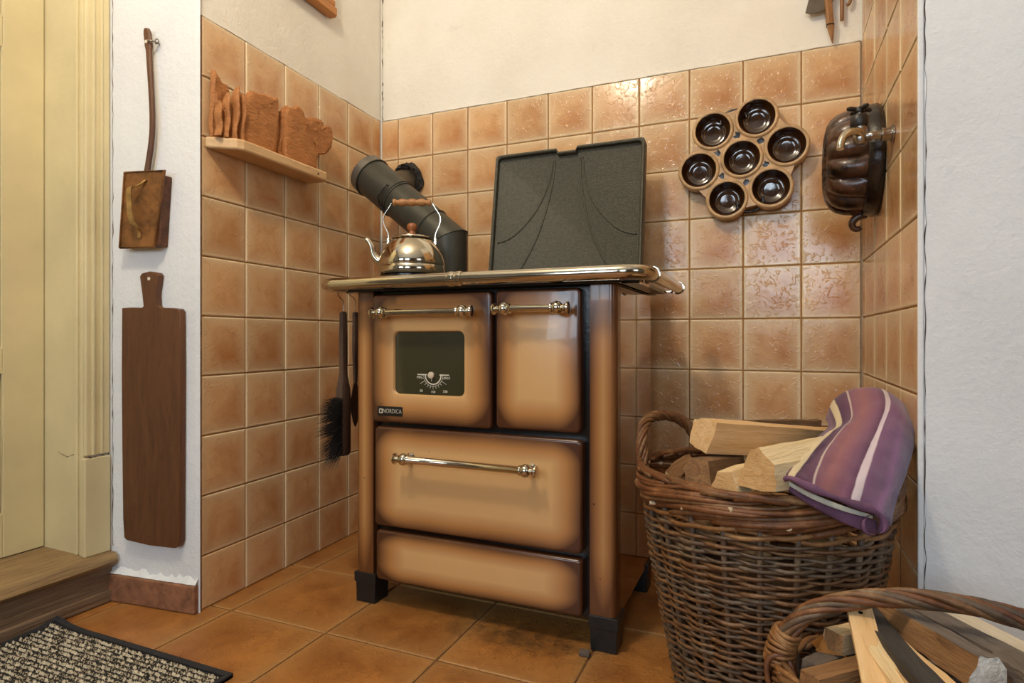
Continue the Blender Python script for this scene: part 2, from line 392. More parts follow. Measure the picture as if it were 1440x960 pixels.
def tile_wall(parent, cols, rows, P, rz, back):
    """cols/rows: grout positions; P(s,z) gives the point on the tile face"""
    for i in range(len(cols)-1):
        for j in range(len(rows)-1):
            w = cols[i+1]-cols[i]-.0036; h = rows[j+1]-rows[j]-.0036
            if w < .008 or h < .008: continue
            put_tile(tile_mesh(w, h, M['tile']), 'tile', parent, P((cols[i]+cols[i+1])/2, (rows[j]+rows[j+1])/2),
                     (R.gauss(0, .004), R.gauss(0, .002), rz+R.gauss(0, .004)))
    s0, s1, z0, z1 = cols[0], cols[-1], rows[0], rows[-1]
    a, b = P(s0, z0), P(s1, z0); n = Vector((math.sin(rz), -math.cos(rz), 0))
    m = MB().loft([[a-n*.0058+Vector((0, 0, z-z0)), b-n*.0058+Vector((0, 0, z-z0)), b-n*.0026+Vector((0, 0, z-z0)), a-n*.0026+Vector((0, 0, z-z0))] for z in (z0, z1)])
    m.build('grout', M['grout'], parent)
LC = [0.0502, 0.2033, 0.358, 0.5118, 0.6645]
BC = [0.004, .0761, .224, .3676, .5192, .6698, .8211, .9731, 1.1256, 1.2782, 1.4329, 1.5815]
RC = [0.004, .0589, .2272, .3903, .5405, .6965]
tile_wall(wall_left, [.003]+LC+[.8085], ROWS, lambda s, z: LW(0, s, z), PI/2+LWA, 0)
tile_wall(wall_back, BC, ROWS, lambda s, z: Vector((s, 0, z)), 0, 0)
tile_wall(wall_right, RC, ROWS+[ROWS[-1]+T*k for k in (1, 2, 3)], lambda s, z: Vector((1.582, -s, z)), -PI/2, 0)
# ragged plaster edge over the top row of the back wall, and the joint along the right pier
def ragged(pf, n, amp, r, name, parent, mt):
    MB().tube([pf(i/n) + Vector((0, 0, R.uniform(-amp, amp))) for i in range(n+1)], [r*R.uniform(.6, 1.2) for _ in range(n+1)], 5).build(name, mt, parent, smooth=180)
ragged(lambda t: Vector((.004+1.575*t, .001, ROWS[-1]+.001)), 60, .0012, .003, 'plaster_edge', wall_back, M['plaster'])
ragged(lambda t: LW(-.003, .006+.80*t, ROWS[-1]+.001), 30, .0012, .003, 'plaster_edge', wall_left, M['plaster'])
def crack(pf, n, w, name, parent):
    vs, fs = [], []
    for i in range(n+1):
        p, side, nn = pf(i/n); ww = w*max(.12, R.random()**1.5); p = p + side*R.uniform(-.0016, .0016)
        vs += [p-side*ww-nn*.0004, p+nn*.0005, p+side*ww-nn*.0004]
    for i in range(n):
        a = i*3; fs += [(a, a+1, a+4, a+3), (a+1, a+2, a+5, a+4)]
    MB().add(vs, fs).build(name, M['crack'], parent)
crack(lambda t: (Vector((.004, .0045, 1.50+1.0*t)), Vector((1, 0, 0)), Vector((0, -1, 0))), 90, .0028, 'crack', wall_back)
crack(lambda t: (PF(.287, .0005, .14+2.2*t), PD, PN), 120, .0022, 'crack', wall_left)
crack(lambda t: (Vector((1.5905, -.7024, .02+2.4*t)), Vector((1, 0, 0)), Vector((0, -1, 0))), 120, .0013, 'crack', wall_right)
MB().box((1.5800, -.7035, 0), (1.5885, -.6975, H)).build('plaster_bead', M['plaster2'], wall_right, bevel=.002)

# floor tiles
fx = [-.250]+[round(.10+.298*k, 4) for k in range(-1, 12)]; fx = [x for x in fx if x <= 3.3]
fy = [-.0]+[round(-.181-.298*k, 4) for k in range(0, 14)]
for i in range(len(fx)-1):
    for j in range(len(fy)-1):
        x0, x1, y1, y0 = fx[i], fx[i+1], fy[j], fy[j+1]
        if x1-x0 < .02 or y1-y0 < .02: continue
        if y0 > -.70 and (x0 > 1.59): continue
        if y0 > -.82 and x1 < .02: continue
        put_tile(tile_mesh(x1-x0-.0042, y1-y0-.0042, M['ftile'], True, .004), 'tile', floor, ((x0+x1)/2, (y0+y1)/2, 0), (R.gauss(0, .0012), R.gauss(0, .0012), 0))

# low red-brown base tile at the foot of the left pier
bb = MB(); pts = [PF(.296, 0, 0), PF(.296, .016, 0), PF(.004, .016, 0), PF(.004, 0, 0)]
bb.loft([[p+Vector((0, 0, z)) for p in pts] for z in (0.001, .071)])
bl = struct(bb.build('baseboard_left', M['base'], bevel=.004))
pts = [PF(.296, .0002, 0), PF(.296, .011, 0), PF(.006, .011, 0), PF(.006, .0002, 0)]
n = 24; L1 = [PF(.296-.292*i/n, .0125+R.uniform(-.0015, .001), .0725) for i in range(n+1)]; L2 = [PF(.296-.292*i/n, .0005, .077+R.uniform(0, .014)) for i in range(n+1)]
MB().loft([L1, L2], False, False, False).build('plaster_smear', M['plaster2'], bl, smooth=180)

# rest of the room, behind and beside the camera
def wall_with_windows(name, axis, at, a0, a1, th, wins):
    m = MB(); zs = (.925, 1.975)
    def bx(a, b, z0, z1):
        if axis == 'Y': m.box((a, at-th, z0), (b, at, z1))
        else: m.box((at, a, z0), (at+th, b, z1))
    bx(a0, a1, 0, zs[0]); bx(a0, a1, zs[1], H); e = a0
    for c, ww in wins: bx(e, c-ww/2, zs[0], zs[1]); e = c+ww/2
    bx(e, a1, zs[0], zs[1])
    return struct(m.build(name, M['plaster_dim']))
wall_with_windows('wall_rear', 'Y', -4.1, -.6, 3.3, .15, [(0.20, .78), (1.55, .90)])
wall_with_windows('wall_side', 'X', 3.2, -4.1, -.70, .15, [(-2.3, .9)])
k = 1
for (c, ww, ax) in ((0.20, .78, 'Y'), (1.55, .90, 'Y'), (-2.3, .9, 'X')):
    m = MB()
    for a, b, z0, z1 in ((-.5, -.43, 0, 1), (.43, .5, 0, 1), (-.035, .035, 0, 1), (-.5, .5, 0, .06), (-.5, .5, .94, 1), (-.5, .5, .62, .66)):
        A, B = c+a*ww, c+b*ww; Z0, Z1 = .925+z0*1.05, .925+z1*1.05
        if ax == 'Y': m.box((A, -4.105, Z0), (B, -4.06, Z1))
        else: m.box((3.155, A, Z0), (3.205, B, Z1))
    struct(m.build('window_%d' % k, M['paint'])); k += 1
struct(BOX((-.6, -4.1, 0), (-.455, -1.80, H)).build('wall_left_rear', M['plaster_dim']))

# --- cream door standing back in its reveal, with jamb and casing
XD = -.430
jl = BOX((XD-.02, -.909, .128), (-.262, -.901, 2.2)).build('trim_2', M['paint']); struct(jl)
BOX((-.300, -.915, .128), (-.286, -.907, 2.2)).build('bead', M['paint'], jl, bevel=.003)
BOX((-.276, -.916, .128), (-.262, -.906, 2.2)).build('bead', M['paint'], jl, bevel=.003)
cs = MB().loft([[(-.262, -.914, z), (-.252, -.914, z), (-.247, -.856, z), (-.262, -.854, z)] for z in (.385, 2.2)]).build('trim_3', M['paint'], bevel=.003); struct(cs)
MB().loft([[(-.262, -.919, z), (-.247, -.919, z), (-.242, -.857, z), (-.262, -.855, z)] for z in (.128, .380)]).build('plinth_block', M['paint'], cs, bevel=.003)
BOX((-.256, -.900, .386), (-.245, -.893, 2.2)).build('bead', M['paint'], cs, bevel=.002)
BOX((-.256, -.880, .386), (-.244, -.874, 2.2)).build('bead', M['paint'], cs, bevel=.002)
crack(lambda t: (Vector((-.2465, -.918+.06*t, .383)), Vector((0, 0, 1)), Vector((1, 0, 0))), 14, .004, 'crack', cs)
crack(lambda t: (Vector((-.262-.11*t, -.9098, .384+.006*math.sin(7*t))), Vector((0, 0, 1)), Vector((0, -1, 0))), 14, .0012, 'crack', jl)
door = BOX((XD-.045, -1.79, .132), (XD-.012, -.911, 2.15)).build('door_1', M['paint']); struct(door)
BOX((XD-.013, -1.005, .132), (XD, -.911, 2.15)).build('stile', M['paint'], door, bevel=.002)
BOX((XD-.013, -1.79, .132), (XD, -1.69, 2.15)).build('stile', M['paint'], door, bevel=.002)
for z0, z1 in ((.132, .240), (.600, .660), (1.425, 1.500), (2.05, 2.15)):
    BOX((XD-.013, -1.69, z0), (XD-.0005, -1.005, z1)).build('rail', M['paint'], door, bevel=.002)
for z0, z1 in ((.240, .600), (.660, 1.425), (1.500, 2.05)):
    o = BOX((XD-.013, -1.62, z0+.06), (XD-.005, -1.075, z1-.06)).build('door_panel', M['paint'], door, bevel=.004)
    m = MB()
    for d in (0, .008):
        lp = [(XD-.004-d*.4, -1.69+d, z0+d), (XD-.004-d*.4, -1.005-d, z0+d), (XD-.004-d*.4, -1.005-d, z1-d), (XD-.004-d*.4, -1.69+d, z1-d)]
        m.tube(lp, .0045, 6, closed=True)
    m.build('moulding', M['paint'], door)
MB().lathe([(.012, 0), (.012, .04), (.022, .045), (.026, .06), (.016, .07)], 16, (XD, -1.72, 1.05), (1, 0, 0)).build('door_knob', M['nickel'], door, smooth=60)

# worn wooden doorstep
step = thing('doorstep', 'worn wooden doorstep with overhanging tread below the cream door', 'step', (-.34, -1.3, 0))
step_w = lambda m, n, mt, **k: m.build(n, mt, step, loc=(.34, 1.3, 0), **k)
n = 22; lo_, hi_ = [], []
m = MB(); prof = lambda y: [(-.475, y, .095), (-.222-R.uniform(0, .004), y, .096), (-.214, y, .106), (-.217, y, .119), (-.226, y, .1275), (-.475, y, .130)]
m.loft([prof(-.856-(1.79-.856)*i/n) for i in range(n+1)], True)
step_w(m, 'tread', M['step'], smooth=40)
step_w(BOX((-.475, -1.79, .030), (-.236, -.857, .0955)), 'riser', M['riser'], bevel=.002)
step_w(BOX((-.475, -1.79, .001), (-.227, -.862, .031)), 'bottom_board', M['riser'], bevel=.003)

# woven mat
mat_ = thing('doormat', 'dark and cream woven doormat with black bound edges in front of the step', 'rug', (.06, -1.4, 0))
mx0, mx1, my0, my1 = -.222, .352, -1.86, -.998
n = 30
def rug_z(x, y): return .003+ (.012*math.exp(-((y+.998)/.03)**2)*math.exp(-((x-mx0)/.05)**2))
m = MB(); G = [[(x_-.06, y_+1.4, rug_z(x_, y_)) for x_ in [mx0+(mx1-mx0)*i/n for i in range(n+1)]] for y_ in [my0+(my1-my0)*j/n for j in range(n+1)]]
vs = [p for r_ in G for p in r_]; fs = [(j*(n+1)+i, j*(n+1)+i+1, (j+1)*(n+1)+i+1, (j+1)*(n+1)+i) for j in range(n) for i in range(n)]
m.add(vs, fs).build('backing', M['rugedge'], mat_, solid=.004)
eb = MB()
ring = [(mx0+(mx1-mx0)*i/20, my1) for i in range(20)]+[(mx1, my1+(my0-my1)*i/20) for i in range(20)]+[(mx1+(mx0-mx1)*i/20, my0) for i in range(20)]+[(mx0, my0+(my1-my0)*i/20) for i in range(20)]
eb.loft([[(x-.06+a*(1 if x > .065 else -1)*.0, y+1.4, rug_z(x, y)+b) for x, y in ring] for a, b in ((0, -.002), (0, .006))], True, False, False)
ring_in = [(min(max(x, mx0+.013), mx1-.013), min(max(y, my0+.013), my1-.013)) for x, y in ring]
eb.loft([[(x-.06, y+1.4, rug_z(x, y)+.006) for x, y in ring], [(x-.06, y+1.4, rug_z(x, y)+.004) for x, y in ring_in]], True, False, False)
eb.build('border', M['rugedge'], mat_, smooth=40)
nb = MB(); cols_ = []
yy = my1-.017
rr_ = random.Random(5); row = 0
while yy > -1.50:
    xx = mx0+.015+rr_.uniform(0, .004)
    while xx < mx1-.016:
        l = rr_.uniform(.0042, .0080); h = rr_.uniform(.006, .009)*(1 if row % 2 else .55); ww = rr_.uniform(.0027, .0037)*(1 if row % 2 else .7); z0 = rug_z(xx, yy)
        c = Vector((xx-.06, yy+1.4+rr_.uniform(-.0012, .0012), z0)); sk = rr_.uniform(-.002, .002)
        nb.add([c+Vector((-l*.6, -ww+sk*.3, 0)), c+Vector((l*.6, -ww-sk*.3, 0)), c+Vector((l*.6, ww, 0)), c+Vector((-l*.6, ww, 0)), c+Vector((-l*.3, sk, h)), c+Vector((l*.3, -sk, h))],
               [(0, 1, 5, 4), (1, 2, 5), (2, 3, 4, 5), (3, 0, 4)], (0 if rr_.random() < .55 else 1) if row % 2 else (2 if rr_.random() < .75 else 0))
        cols_.append(rr_.random()); xx += l*1.15
    yy -= .0070 if row % 2 else .0058; row += 1
M['yarn_light'] = simple('cream_yarn', '#c9bda6', .9, nscale=200, namt=.3); M['yarn_dark'] = simple('charcoal_yarn', '#2b2a28', .9, nscale=200, namt=.3)
t = NT('mat_yarn'); v = t.coord('Object'); nz = t.noise(v, 260, 1, .5)
c = t.ramp(nz, [(.38, hexc('#24221f')), (.47, hexc('#5a5348')), (.58, hexc('#b9ab93'))]); M['yarn'] = t.out(c, .9, spec=.2)
nb.build('pile', [M['yarn'], M['yarn_light'], M['yarn_dark']], mat_, smooth=180)['kind'] = 'stuff'

# pendant lamp above the middle of the room (out of view, where the warm light comes from)
cl = thing('ceiling_lamp', 'small pendant lamp hanging from the ceiling', 'lamp', (.62, -1.62, H))
MB().lathe([(.001, 0), (.05, -.002), (.05, -.02), (.01, -.03)], 20).build('canopy', M['print'], cl, smooth=50)
MB().tube([(0, 0, -.03), (0, 0, -.24)], .004).build('cord', M['frame'], cl)
MB().lathe([(.001, -.23), (.022, -.235), (.024, -.28), (.02, -.285)], 20).build('socket', M['print'], cl, smooth=50)

# ================================================================== THE STOVE
SX, SY = .700, -.40
stove = thing('wood_stove', 'brown and cream enamelled wood-burning cooking stove with chrome rail', 'stove', (SX, SY, 0))
def st(m, n, mt, parent=None, **k):
    """world-coordinate mesh as a part of the stove (or of one of its parts)"""
    m.v = [(x-SX, y-SY, z) for x, y, z in m.v]
    return m.build(n, mt, parent or stove, **k)
st(BOX((.372, -.588, .062), (1.028, -.196, .812)), 'body', M['frame'])
E_SIDE = enamel('enamel_side', .42, .74, .05, .10, '#cf9f74', '#bd8a5c', '#8a5836', .06, 1.0)
for x0, x1 in ((.3555, .372), (1.028, 1.045)):
    st(BOX((x0, -.585, .070), (x1, -.196, .812)), 'side_panel', E_SIDE, bevel=.003)
E_COL = enamel('enamel_post', .056, .74, .034, .16, '#c4945e', '#a06e3e', '#633c20')
def post(xo, xi):
    s = 1 if xo > xi else -1; L = []
    for z in (.070, .812):
        pts = [(xi, -.570, z), (xi, -.607, z)]
        for i in range(7):
            a = PI/2*i/6; pts.append((xo-s*.016+s*.016*math.sin(a), -.592-.016*math.cos(a)+.000, z))
        pts.append((xo, -.570, z)); L.append(pts if s < 0 else pts)
    m = MB().loft(L); return m
st(post(.3535, .4095), 'corner_post', E_COL, smooth=50)
st(post(1.0465, .9865), 'corner_post', E_COL, smooth=50)
# oven door
EN1 = enamel('enamel_oven_door', .340, .325, .075, .075)
d1 = st(panel_mb(.4105, .7505, .4725, .7985, -.588, -.617, .012, .008, hole=(.479, .6765, .547, .7025, .014)), 'oven_door', EN1, smooth=40)
g = st(panel_mb(.477, .678, .545, .704, -.606, -.6095, .015, .0015), 'window_pane', M['glass'], d1, smooth=40)
def arc(cx, cz, r, a0, a1, n, y): return [(cx+r*math.cos(a0+(a1-a0)*i/n), y, cz+r*math.sin(a0+(a1-a0)*i/n)) for i in range(n+1)]
pr = MB(); cx, cz, y = .5895, .5955, -.6105
for (rA, rB) in ((.0205, .0235), (.0265, .0275)):
    A = arc(cx, cz, rA, PI, 2*PI, 24, y); B = arc(cx, cz, rB, PI, 2*PI, 24, y); o = len(pr.v)
    pr.add(A+B, [(i, i+1, 26+i, 25+i) for i in range(24)])
for i in range(13):
    a = PI+PI*i/12; r0, r1 = .027, (.043 if i in (2, 10) else .034)
    d = Vector((math.cos(a), 0, math.sin(a))); s_ = Vector((-d.z, 0, d.x))*.0005; p = Vector((cx, y, cz))
    pr.add([p+d*r0-s_, p+d*r1-s_, p+d*r1+s_, p+d*r0+s_], [(0, 1, 2, 3)])
for s_ in (-1, 1): pr.add([(cx+s_*.018, y, cz), (cx+s_*.045, y, cz), (cx+s_*.045, y, cz+.0028), (cx+s_*.018, y, cz+.0028)], [(0, 1, 2, 3)])
st(pr, 'dial_scale', M['print'], d1)
def text_mesh(body, size, loc, rot, mat_, parent, name, ext=.0004, off=0.0, sx=1):
    c = bpy.data.curves.new(name, 'FONT'); c.body = body; c.size = size; c.extrude = ext; c.align_x = 'CENTER'; c.align_y = 'CENTER'; c.offset = off
    o = bpy.data.objects.new(name+'_src', c); COL.objects.link(o); bpy.context.view_layer.update()
    me = bpy.data.meshes.new_from_object(o.evaluated_get(bpy.context.evaluated_depsgraph_get())); bpy.data.objects.remove(o)
    me.materials.clear(); me.materials.append(mat_)
    o = bpy.data.objects.new(name, me); COL.objects.link(o); o.parent = parent; o.location = loc; o.rotation_euler = rot; o.scale = (sx, 1, 1); return o
for body, dx, dz in (('MIN', -.039, -.006), ('MAX', .039, -.006), ('50', -.034, -.039), ('150', 0, -.041), ('250', .034, -.039)):
    text_mesh(body, .0085, (cx+dx-SX, y-SY, cz+dz), (PI/2, 0, 0), M['print'], d1, 'dial_lettering')
st(MB().lathe([(.0075, 0), (.0085, .003), (.008, .007), (.004, .009)], 16, (cx-.004, -.6095, cz+.0005), (0, -1, 0)).add([(cx-.0055, -.6105, cz-.015), (cx-.0035, -.6105, cz-.015), (cx-.003, -.6105, cz-.004), (cx-.006, -.6105, cz-.004)], [(0, 1, 2, 3)]), 'dial_pointer', M['palewood'], d1, smooth=50)
b = st(panel_mb(.4315, .5055, .4905, .5145, -.617, -.6195, .003, .001), 'name_badge', M['badge'], d1, smooth=40)
text_mesh('NORDICA', .0155, (.4755-SX, -.6198-SY, .5025), (PI/2, 0, 0), M['print'], d1, 'badge_lettering', .0003, -.0003, .80)
lg = MB(); 
for x0, x1, z0, z1 in ((.4365, .4385, .4965, .5085), (.4365, .4465, .5060, .5085), (.4445, .4465, .4990, .5085), (.4405, .4465, .4965, .4990)): lg.box((x0, -.6200, z0), (x1, -.6193, z1))
st(lg, 'badge_emblem', M['print'], d1)
EN2 = enamel('enamel_fire_door', .207, .324, .06, .075)
d2 = st(panel_mb(.7610, .9680, .4760, .8000, -.588, -.617, .012, .008), 'firebox_door', EN2, smooth=40)
EN3 = enamel('enamel_drawer', .553, .255, .075, .06)
d3 = st(panel_mb(.4190, .9720, .2080, .4625, -.588, -.617, .014, .008), 'wood_drawer', EN3, smooth=40)
EN4 = enamel('enamel_plinth', .549, .128, .09, .045)
d4 = st(panel_mb(.4230, .9720, .0700, .1980, -.588, -.617, .012, .008), 'plinth_panel', EN4, smooth=40)
def handle(xl, xr, z, r, parent, yb=-.617, y=-.655):
    p = [(.0, 0), (.0065, .0), (.0118, .002), (.0124, .005), (.0085, .008), (.0055, .0095), (.0078, .0115), (.0078, .013), (.0060, .0145), (.0095, .017), (.0125, .021), (.0134, .026), (.0125, .031), (.0095, .034), (.0105, .0355), (.0105, .0385), (r, .041)]
    p = [(max(a*1.14, .0004), h*1.12) for a, h in p]; r *= 1.14
    m = MB().lathe(p + [(r, (xr-xl)-.046)] + [(a, (xr-xl)-h) for a, h in reversed(p[:-1])], 20, (xl, y, z), (1, 0, 0))
    h = st(m, 'handle', M['chrome'], parent, smooth=50)
    for xx in (xl+.027, xr-.027):
        st(MB().lathe([(.0075, 0), (.0105, .002), (.0105, .005), (.006, .008), (.006, .030)], 14, (xx, yb+.001, z), (0, -1, 0)), 'handle_post', M['chrome'], parent, smooth=50)
handle(.4370, .7220, .7500, .0070, d1); handle(.7710, .9550, .7535, .0070, d2); handle(.5040, .8810, .3925, .0078, d3)
# feet
def foot(x0, x1, y0, y1, name='leg'):
    m = MB(); c = .004
    def L(t, z): return [(x0+t, y0+t, z), (x1-t, y0+t, z), (x1-t, y1-t, z), (x0+t, y1-t, z)]
    m.loft([L(.004, .0005), L(.003, .052), L(.003, .053)]); m.loft([L(.0, .053), L(.0, .078)])
    st(m, name, M['foot'], bevel=.004)
foot(.352, .418, -.611, -.545); foot(.984, .046+1.004, -.611, -.545); foot(.352, .418, -.265, -.200); foot(.984, 1.050, -.265, -.200)
# cooktop
st(BOX((.350, -.622, .8145), (1.050, -.190, .8345)), 'cooktop', M['iron'], bevel=.004)
st(BOX((.345, -.626, .8060), (1.058, -.188, .8142)), 'top_frame', M['frame'], bevel=.002)
for cx_, r_ in ((.83, .12),):
    st(MB().lathe([(r_, 0), (r_, .003), (r_-.006, .004), (.03, .004), (.001, .0045)], 40, (cx_, -.42, .8346), (0, 0, 1)), 'hob_ring', M['iron'], smooth=50)
# towel rail
ZR = .8245; XL, XR, YF, YB, rc = .282, 1.120, -.668, -.205, .055
path = [(XR, YB, ZR), (XR, YF+rc, ZR)] + [(XR-rc+rc*math.cos(a), YF+rc-rc*math.sin(a), ZR) for a in [PI/2*i/8 for i in range(1, 9)]]
path += [(.9+ (XL+rc-.9)*i/4, YF, ZR) for i in range(5)] + [(XL+rc-rc*math.sin(a), YF+rc-rc*math.cos(a), ZR) for a in [PI/2*i/8 for i in range(1, 9)]] + [(XL, YB, ZR)]
rail = st(MB().tube(path, .0152, 18), 'towel_rail', M['chrome'], smooth=60)
def ringat(p, ax, w=.012, r=.0172):
    st(MB().lathe([(.0150, -w), (r, -w), (r+.0008, -w*.6), (r, -w*.2), (r-.0006, 0), (r, w*.2), (r+.0008, w*.6), (r, w), (.0150, w)], 20, p, ax), 'joint_ring', M['chrome'], rail, smooth=50)
ringat((.684, YF, ZR), (1, 0, 0), .018); ringat((XR, -.585, ZR), (0, 1, 0), .006); ringat((XR, YB+.004, ZR), (0, 1, 0), .005, .0172); ringat((XL, YB+.004, ZR), (0, 1, 0), .005, .0172)
for xa, xb, yy in ((1.052, 1.112, -.245), (1.052, 1.105, -.56), (.290, .350, -.245), (.295, .350, -.56)):
    st(BOX((xa, yy-.012, .808), (xb, yy+.012, .8125)), 'rail_bracket', M['chrome'], bevel=.001)
    st(BOX((xb-.006 if xa > .7 else xa, yy-.012, .808), (xb if xa > .7 else xa+.006, yy+.012, .822)), 'rail_bracket', M['chrome'], bevel=.001)
for xx in (.48, .92): st(BOX((xx-.01, YF+.006, .810), (xx+.01, -.624, .814)), 'rail_bracket', M['frame'], bevel=.001)
st(MB().loft([[(1.046, y, .8060), (1.092, y, .8060), (1.096, y, .812), (1.060, y, .8135)] for y in (-.60, -.24)]), 'side_trim', M['frame'])
st(MB().loft([[(1.0925, y, .8045), (1.0965, y, .8045), (1.0985, y, .8125), (1.0945, y, .8125)] for y in (-.60, -.50)]), 'trim_strip', M['chrome'])

# raised cast-iron cover, leaning back over the rear edge of the stove
LR = math.atan2(.066, .430)
cov = thing('stove_cover', 'square black cast-iron cover leaning upright behind the stove top', 'cover', (.785, -.2045, .8355), (-LR, 0, 0))
W2, HH = .2360, .4335
def ol(t, y, notch=True):
    w_, h0, h1, r = W2-t, t*.4, HH-t, .010
    P = [(-w_, y, h0), (w_, y, h0), (w_, y, h1-r), (w_-r*.3, y, h1-r*.3), (w_-r, y, h1)]
    nd = .012
    P += [(.034-t*.2, y, h1), (.029, y, h1-nd), (-.029, y, h1-nd), (-.034+t*.2, y, h1)]
    P += [(-w_+r, y, h1), (-w_+r*.3, y, h1-r*.3), (-w_, y, h1-r)]
    return P
m = MB(); m.loft([ol(0.004, .020), ol(0, .018), ol(0, -.014), ol(.002, -.017), ol(.006, -.017), ol(.009, -.014), ol(.010, -.002), ol(.014, .001)], True, True, True)
m.build('plate', M['iron'], cov, smooth=40)
rb = MB()
def ridge(pts): rb.tube(smoothpath([(x, .0012, z) for x, z in pts], 6), .0032, 8)
ridge([(-.218, .150), (-.185, .158), (-.150, .180), (-.110, .222), (-.080, .270), (-.055, .340), (-.048, .400)])
ridge([(-.165, .020), (-.130, .070), (-.090, .150), (-.062, .240), (-.045, .330), (-.040, .400)])
ridge([(.218, .150), (.185, .158), (.150, .180), (.110, .222), (.080, .270), (.055, .340), (.048, .400)])
ridge([(.165, .020), (.130, .070), (.090, .150), (.062, .240), (.045, .330), (.040, .400)])
rb.build('cast_ridges', M['iron'], cov, smooth=180)['kind'] = 'stuff'
# cover hinge lugs
for x in (-.17, .17): MB().tube([(x-.015, .012, .004), (x+.015, .012, .004)], .006, 10).build('hinge', M['frame'], cov, smooth=40)

# stovepipe
pipe = thing('stovepipe', 'matt black jointed stovepipe rising from the stove into the corner', 'stovepipe', (.430, -.250, .8355))
P0 = Vector((0, 0, 0)); PE = Vector((0, 0, .152)); E_ = Vector((-.315, .022, .398))
dr = (E_-PE).normalized(); up = Vector((0, 0, 1)); bis = (up+dr).normalized()
def sect(path, rad, name, mt=M['pipe'], n=32): return MB().tube(path, rad, n).build(name, mt, pipe, smooth=50)
sect([(0, 0, .0), (0, 0, .004), (0, 0, .010)], [.069, .069, .060], 'flange')
def ell(c, ax, r, n=32, cut=None):
    """circle of the cylinder (axis ax through c) sliced by the plane of normal cut"""
    ax = ax.normalized(); U_ = Vector((0, 1, 0)); U_ = (U_-ax*U_.dot(ax)).normalized(); V_ = ax.cross(U_); out = []
    for k_ in range(n):
        p = U_*math.cos(2*PI*k_/n)*r + V_*math.sin(2*PI*k_/n)*r
        if cut is not None: p = p - ax*(p.dot(cut)/ax.dot(cut))
        out.append(c+p)
    return out
MB().loft([ell(Vector((0, 0, .001)), up, .060), ell(PE, up, .060, cut=bis)], True, True, False).build('lower_section', M['pipe'], pipe, smooth=50)
L_ = (E_-PE).length
def dseg(a, b, r, name, first=False, mt=None):
    A = ell(PE, dr, r, cut=bis) if first else ell(PE+dr*a, dr, r)
    MB().loft([A, ell(PE+dr*b, dr, r)], True, not first, True).build(name, mt or M['pipe'], pipe, smooth=50)
dseg(0, L_*.20, .0600, 'elbow_section', True)
dseg(L_*.19, L_*.62, .0612, 'middle_section')
dseg(L_*.60, L_*.985, .0640, 'upper_section')
for f_, r_ in ((.0, .0608), (.20, .0622), (.62, .0650)):
    c = PE+dr*(L_*f_); pts = ell(c, dr if f_ else up, r_, cut=bis if f_ == 0 else None)
    MB().tube(pts, .0016, 6, closed=True).build('joint_bead', M['pipe'], pipe, smooth=180)
MB().loft([ell(PE+dr*L_*.95, dr, .0655), ell(PE+dr*(L_*.95+.030), dr, .0665), ell(PE+dr*(L_*.95+.034), dr, .062)], True, True, True).build('end_cap', M['pipecap'], pipe, smooth=40)
MB().tube(ell(PE+dr*L_*.95, dr, .0665), .0022, 6, closed=True).build('joint_bead', M['pipe'], pipe, smooth=180)
br0 = PE+dr*(L_*.80); wallp = Vector((.118-.43, .2495, 1.262-.8355))
MB().tube([br0, br0+(wallp-br0)*.5, wallp], .046, 24).build('wall_branch', M['pipe'], pipe, smooth=50)
m = MB(); rw = random.Random(11); loops = []
for a, h in ((.048, .020), (.054, .028), (.062, .022), (.067, .010), (.064, .001)):
    loops.append([(wallp.x+.004+a*(1+rw.uniform(-.10, .10))*math.cos(2*PI*k_/30), .2495-h*(1+rw.uniform(-.4, .4)), wallp.z+a*(1+rw.uniform(-.10, .10))*math.sin(2*PI*k_/30)) for k_ in range(30)])
m.loft(loops, True, False, False).build('wall_collar', M['soot'], pipe, smooth=30)
sd = Vector((0, -1, 0)); c = PE+dr*(L_*.66); pp = dr.cross(sd).normalized()
if pp.z < 0: pp = -pp
MB().tube([c+sd*.060-pp*.004+dr*0+pp*.03, c+sd*.072+pp*.026, c+sd*.074-pp*.022, c+sd*.066-pp*.040-dr*.020, c+sd*.050-pp*.046-dr*.042], .0026, 8).build('damper_handle', M['frame'], pipe, smooth=60)

# ================================================================== KETTLE
kx, ky = .427, -.452; zt = .8350
tr = thing('kettle_trivet', 'black slotted cast-iron trivet under the steel kettle', 'trivet', (kx, ky, zt))
MB().lathe([(.078, .0195), (.088, .0195), (.088, .025), (.078, .025), (.078, .0195)], 36, cap0=False, cap1=False).build('ring', M['frame'], tr, smooth=40)
MB().lathe([(.001, .0205), (.030, .0205), (.030, .0245), (.001, .0245)], 24).build('ring', M['frame'], tr, smooth=40)
m0 = None
for i in range(18):
    a = 2*PI*i/18
    if m0 is None: m0 = MB().box((-.005, -.003, .0), (.004, .003, .0197)).build('stud', M['frame'], tr); m0.location = (.082*math.cos(a), .082*math.sin(a), 0); m0.rotation_euler = (0, 0, a)
    else: inst(m0, tr, (.082*math.cos(a), .082*math.sin(a), 0), (0, 0, a))
kettle = thing('kettle', 'polished steel kettle with turned wooden grip and knob on the stove', 'kettle', (kx, ky, zt+.0255), (0, 0, .4058))
prof = [(.001, 0), (.084, 0), (.0915, .004), (.0935, .010), (.0935, .024), (.0918, .0255), (.0918, .027), (.0930, .0285), (.0920, .040), (.0880, .055), (.0800, .072), (.0690, .087), (.0570, .099), (.0540, .1015), (.052, .1025)]
MB().lathe(prof, 64, cap1=True).build('body', M['steel'], kettle, smooth=60)
lid = MB().lathe([(.050, .1025), (.0555, .1030), (.0565, .1055), (.0540, .1075), (.0500, .1080), (.0490, .1105), (.036, .1145), (.018, .1165), (.010, .117)], 48).build('lid', M['steel'], kettle, smooth=50)
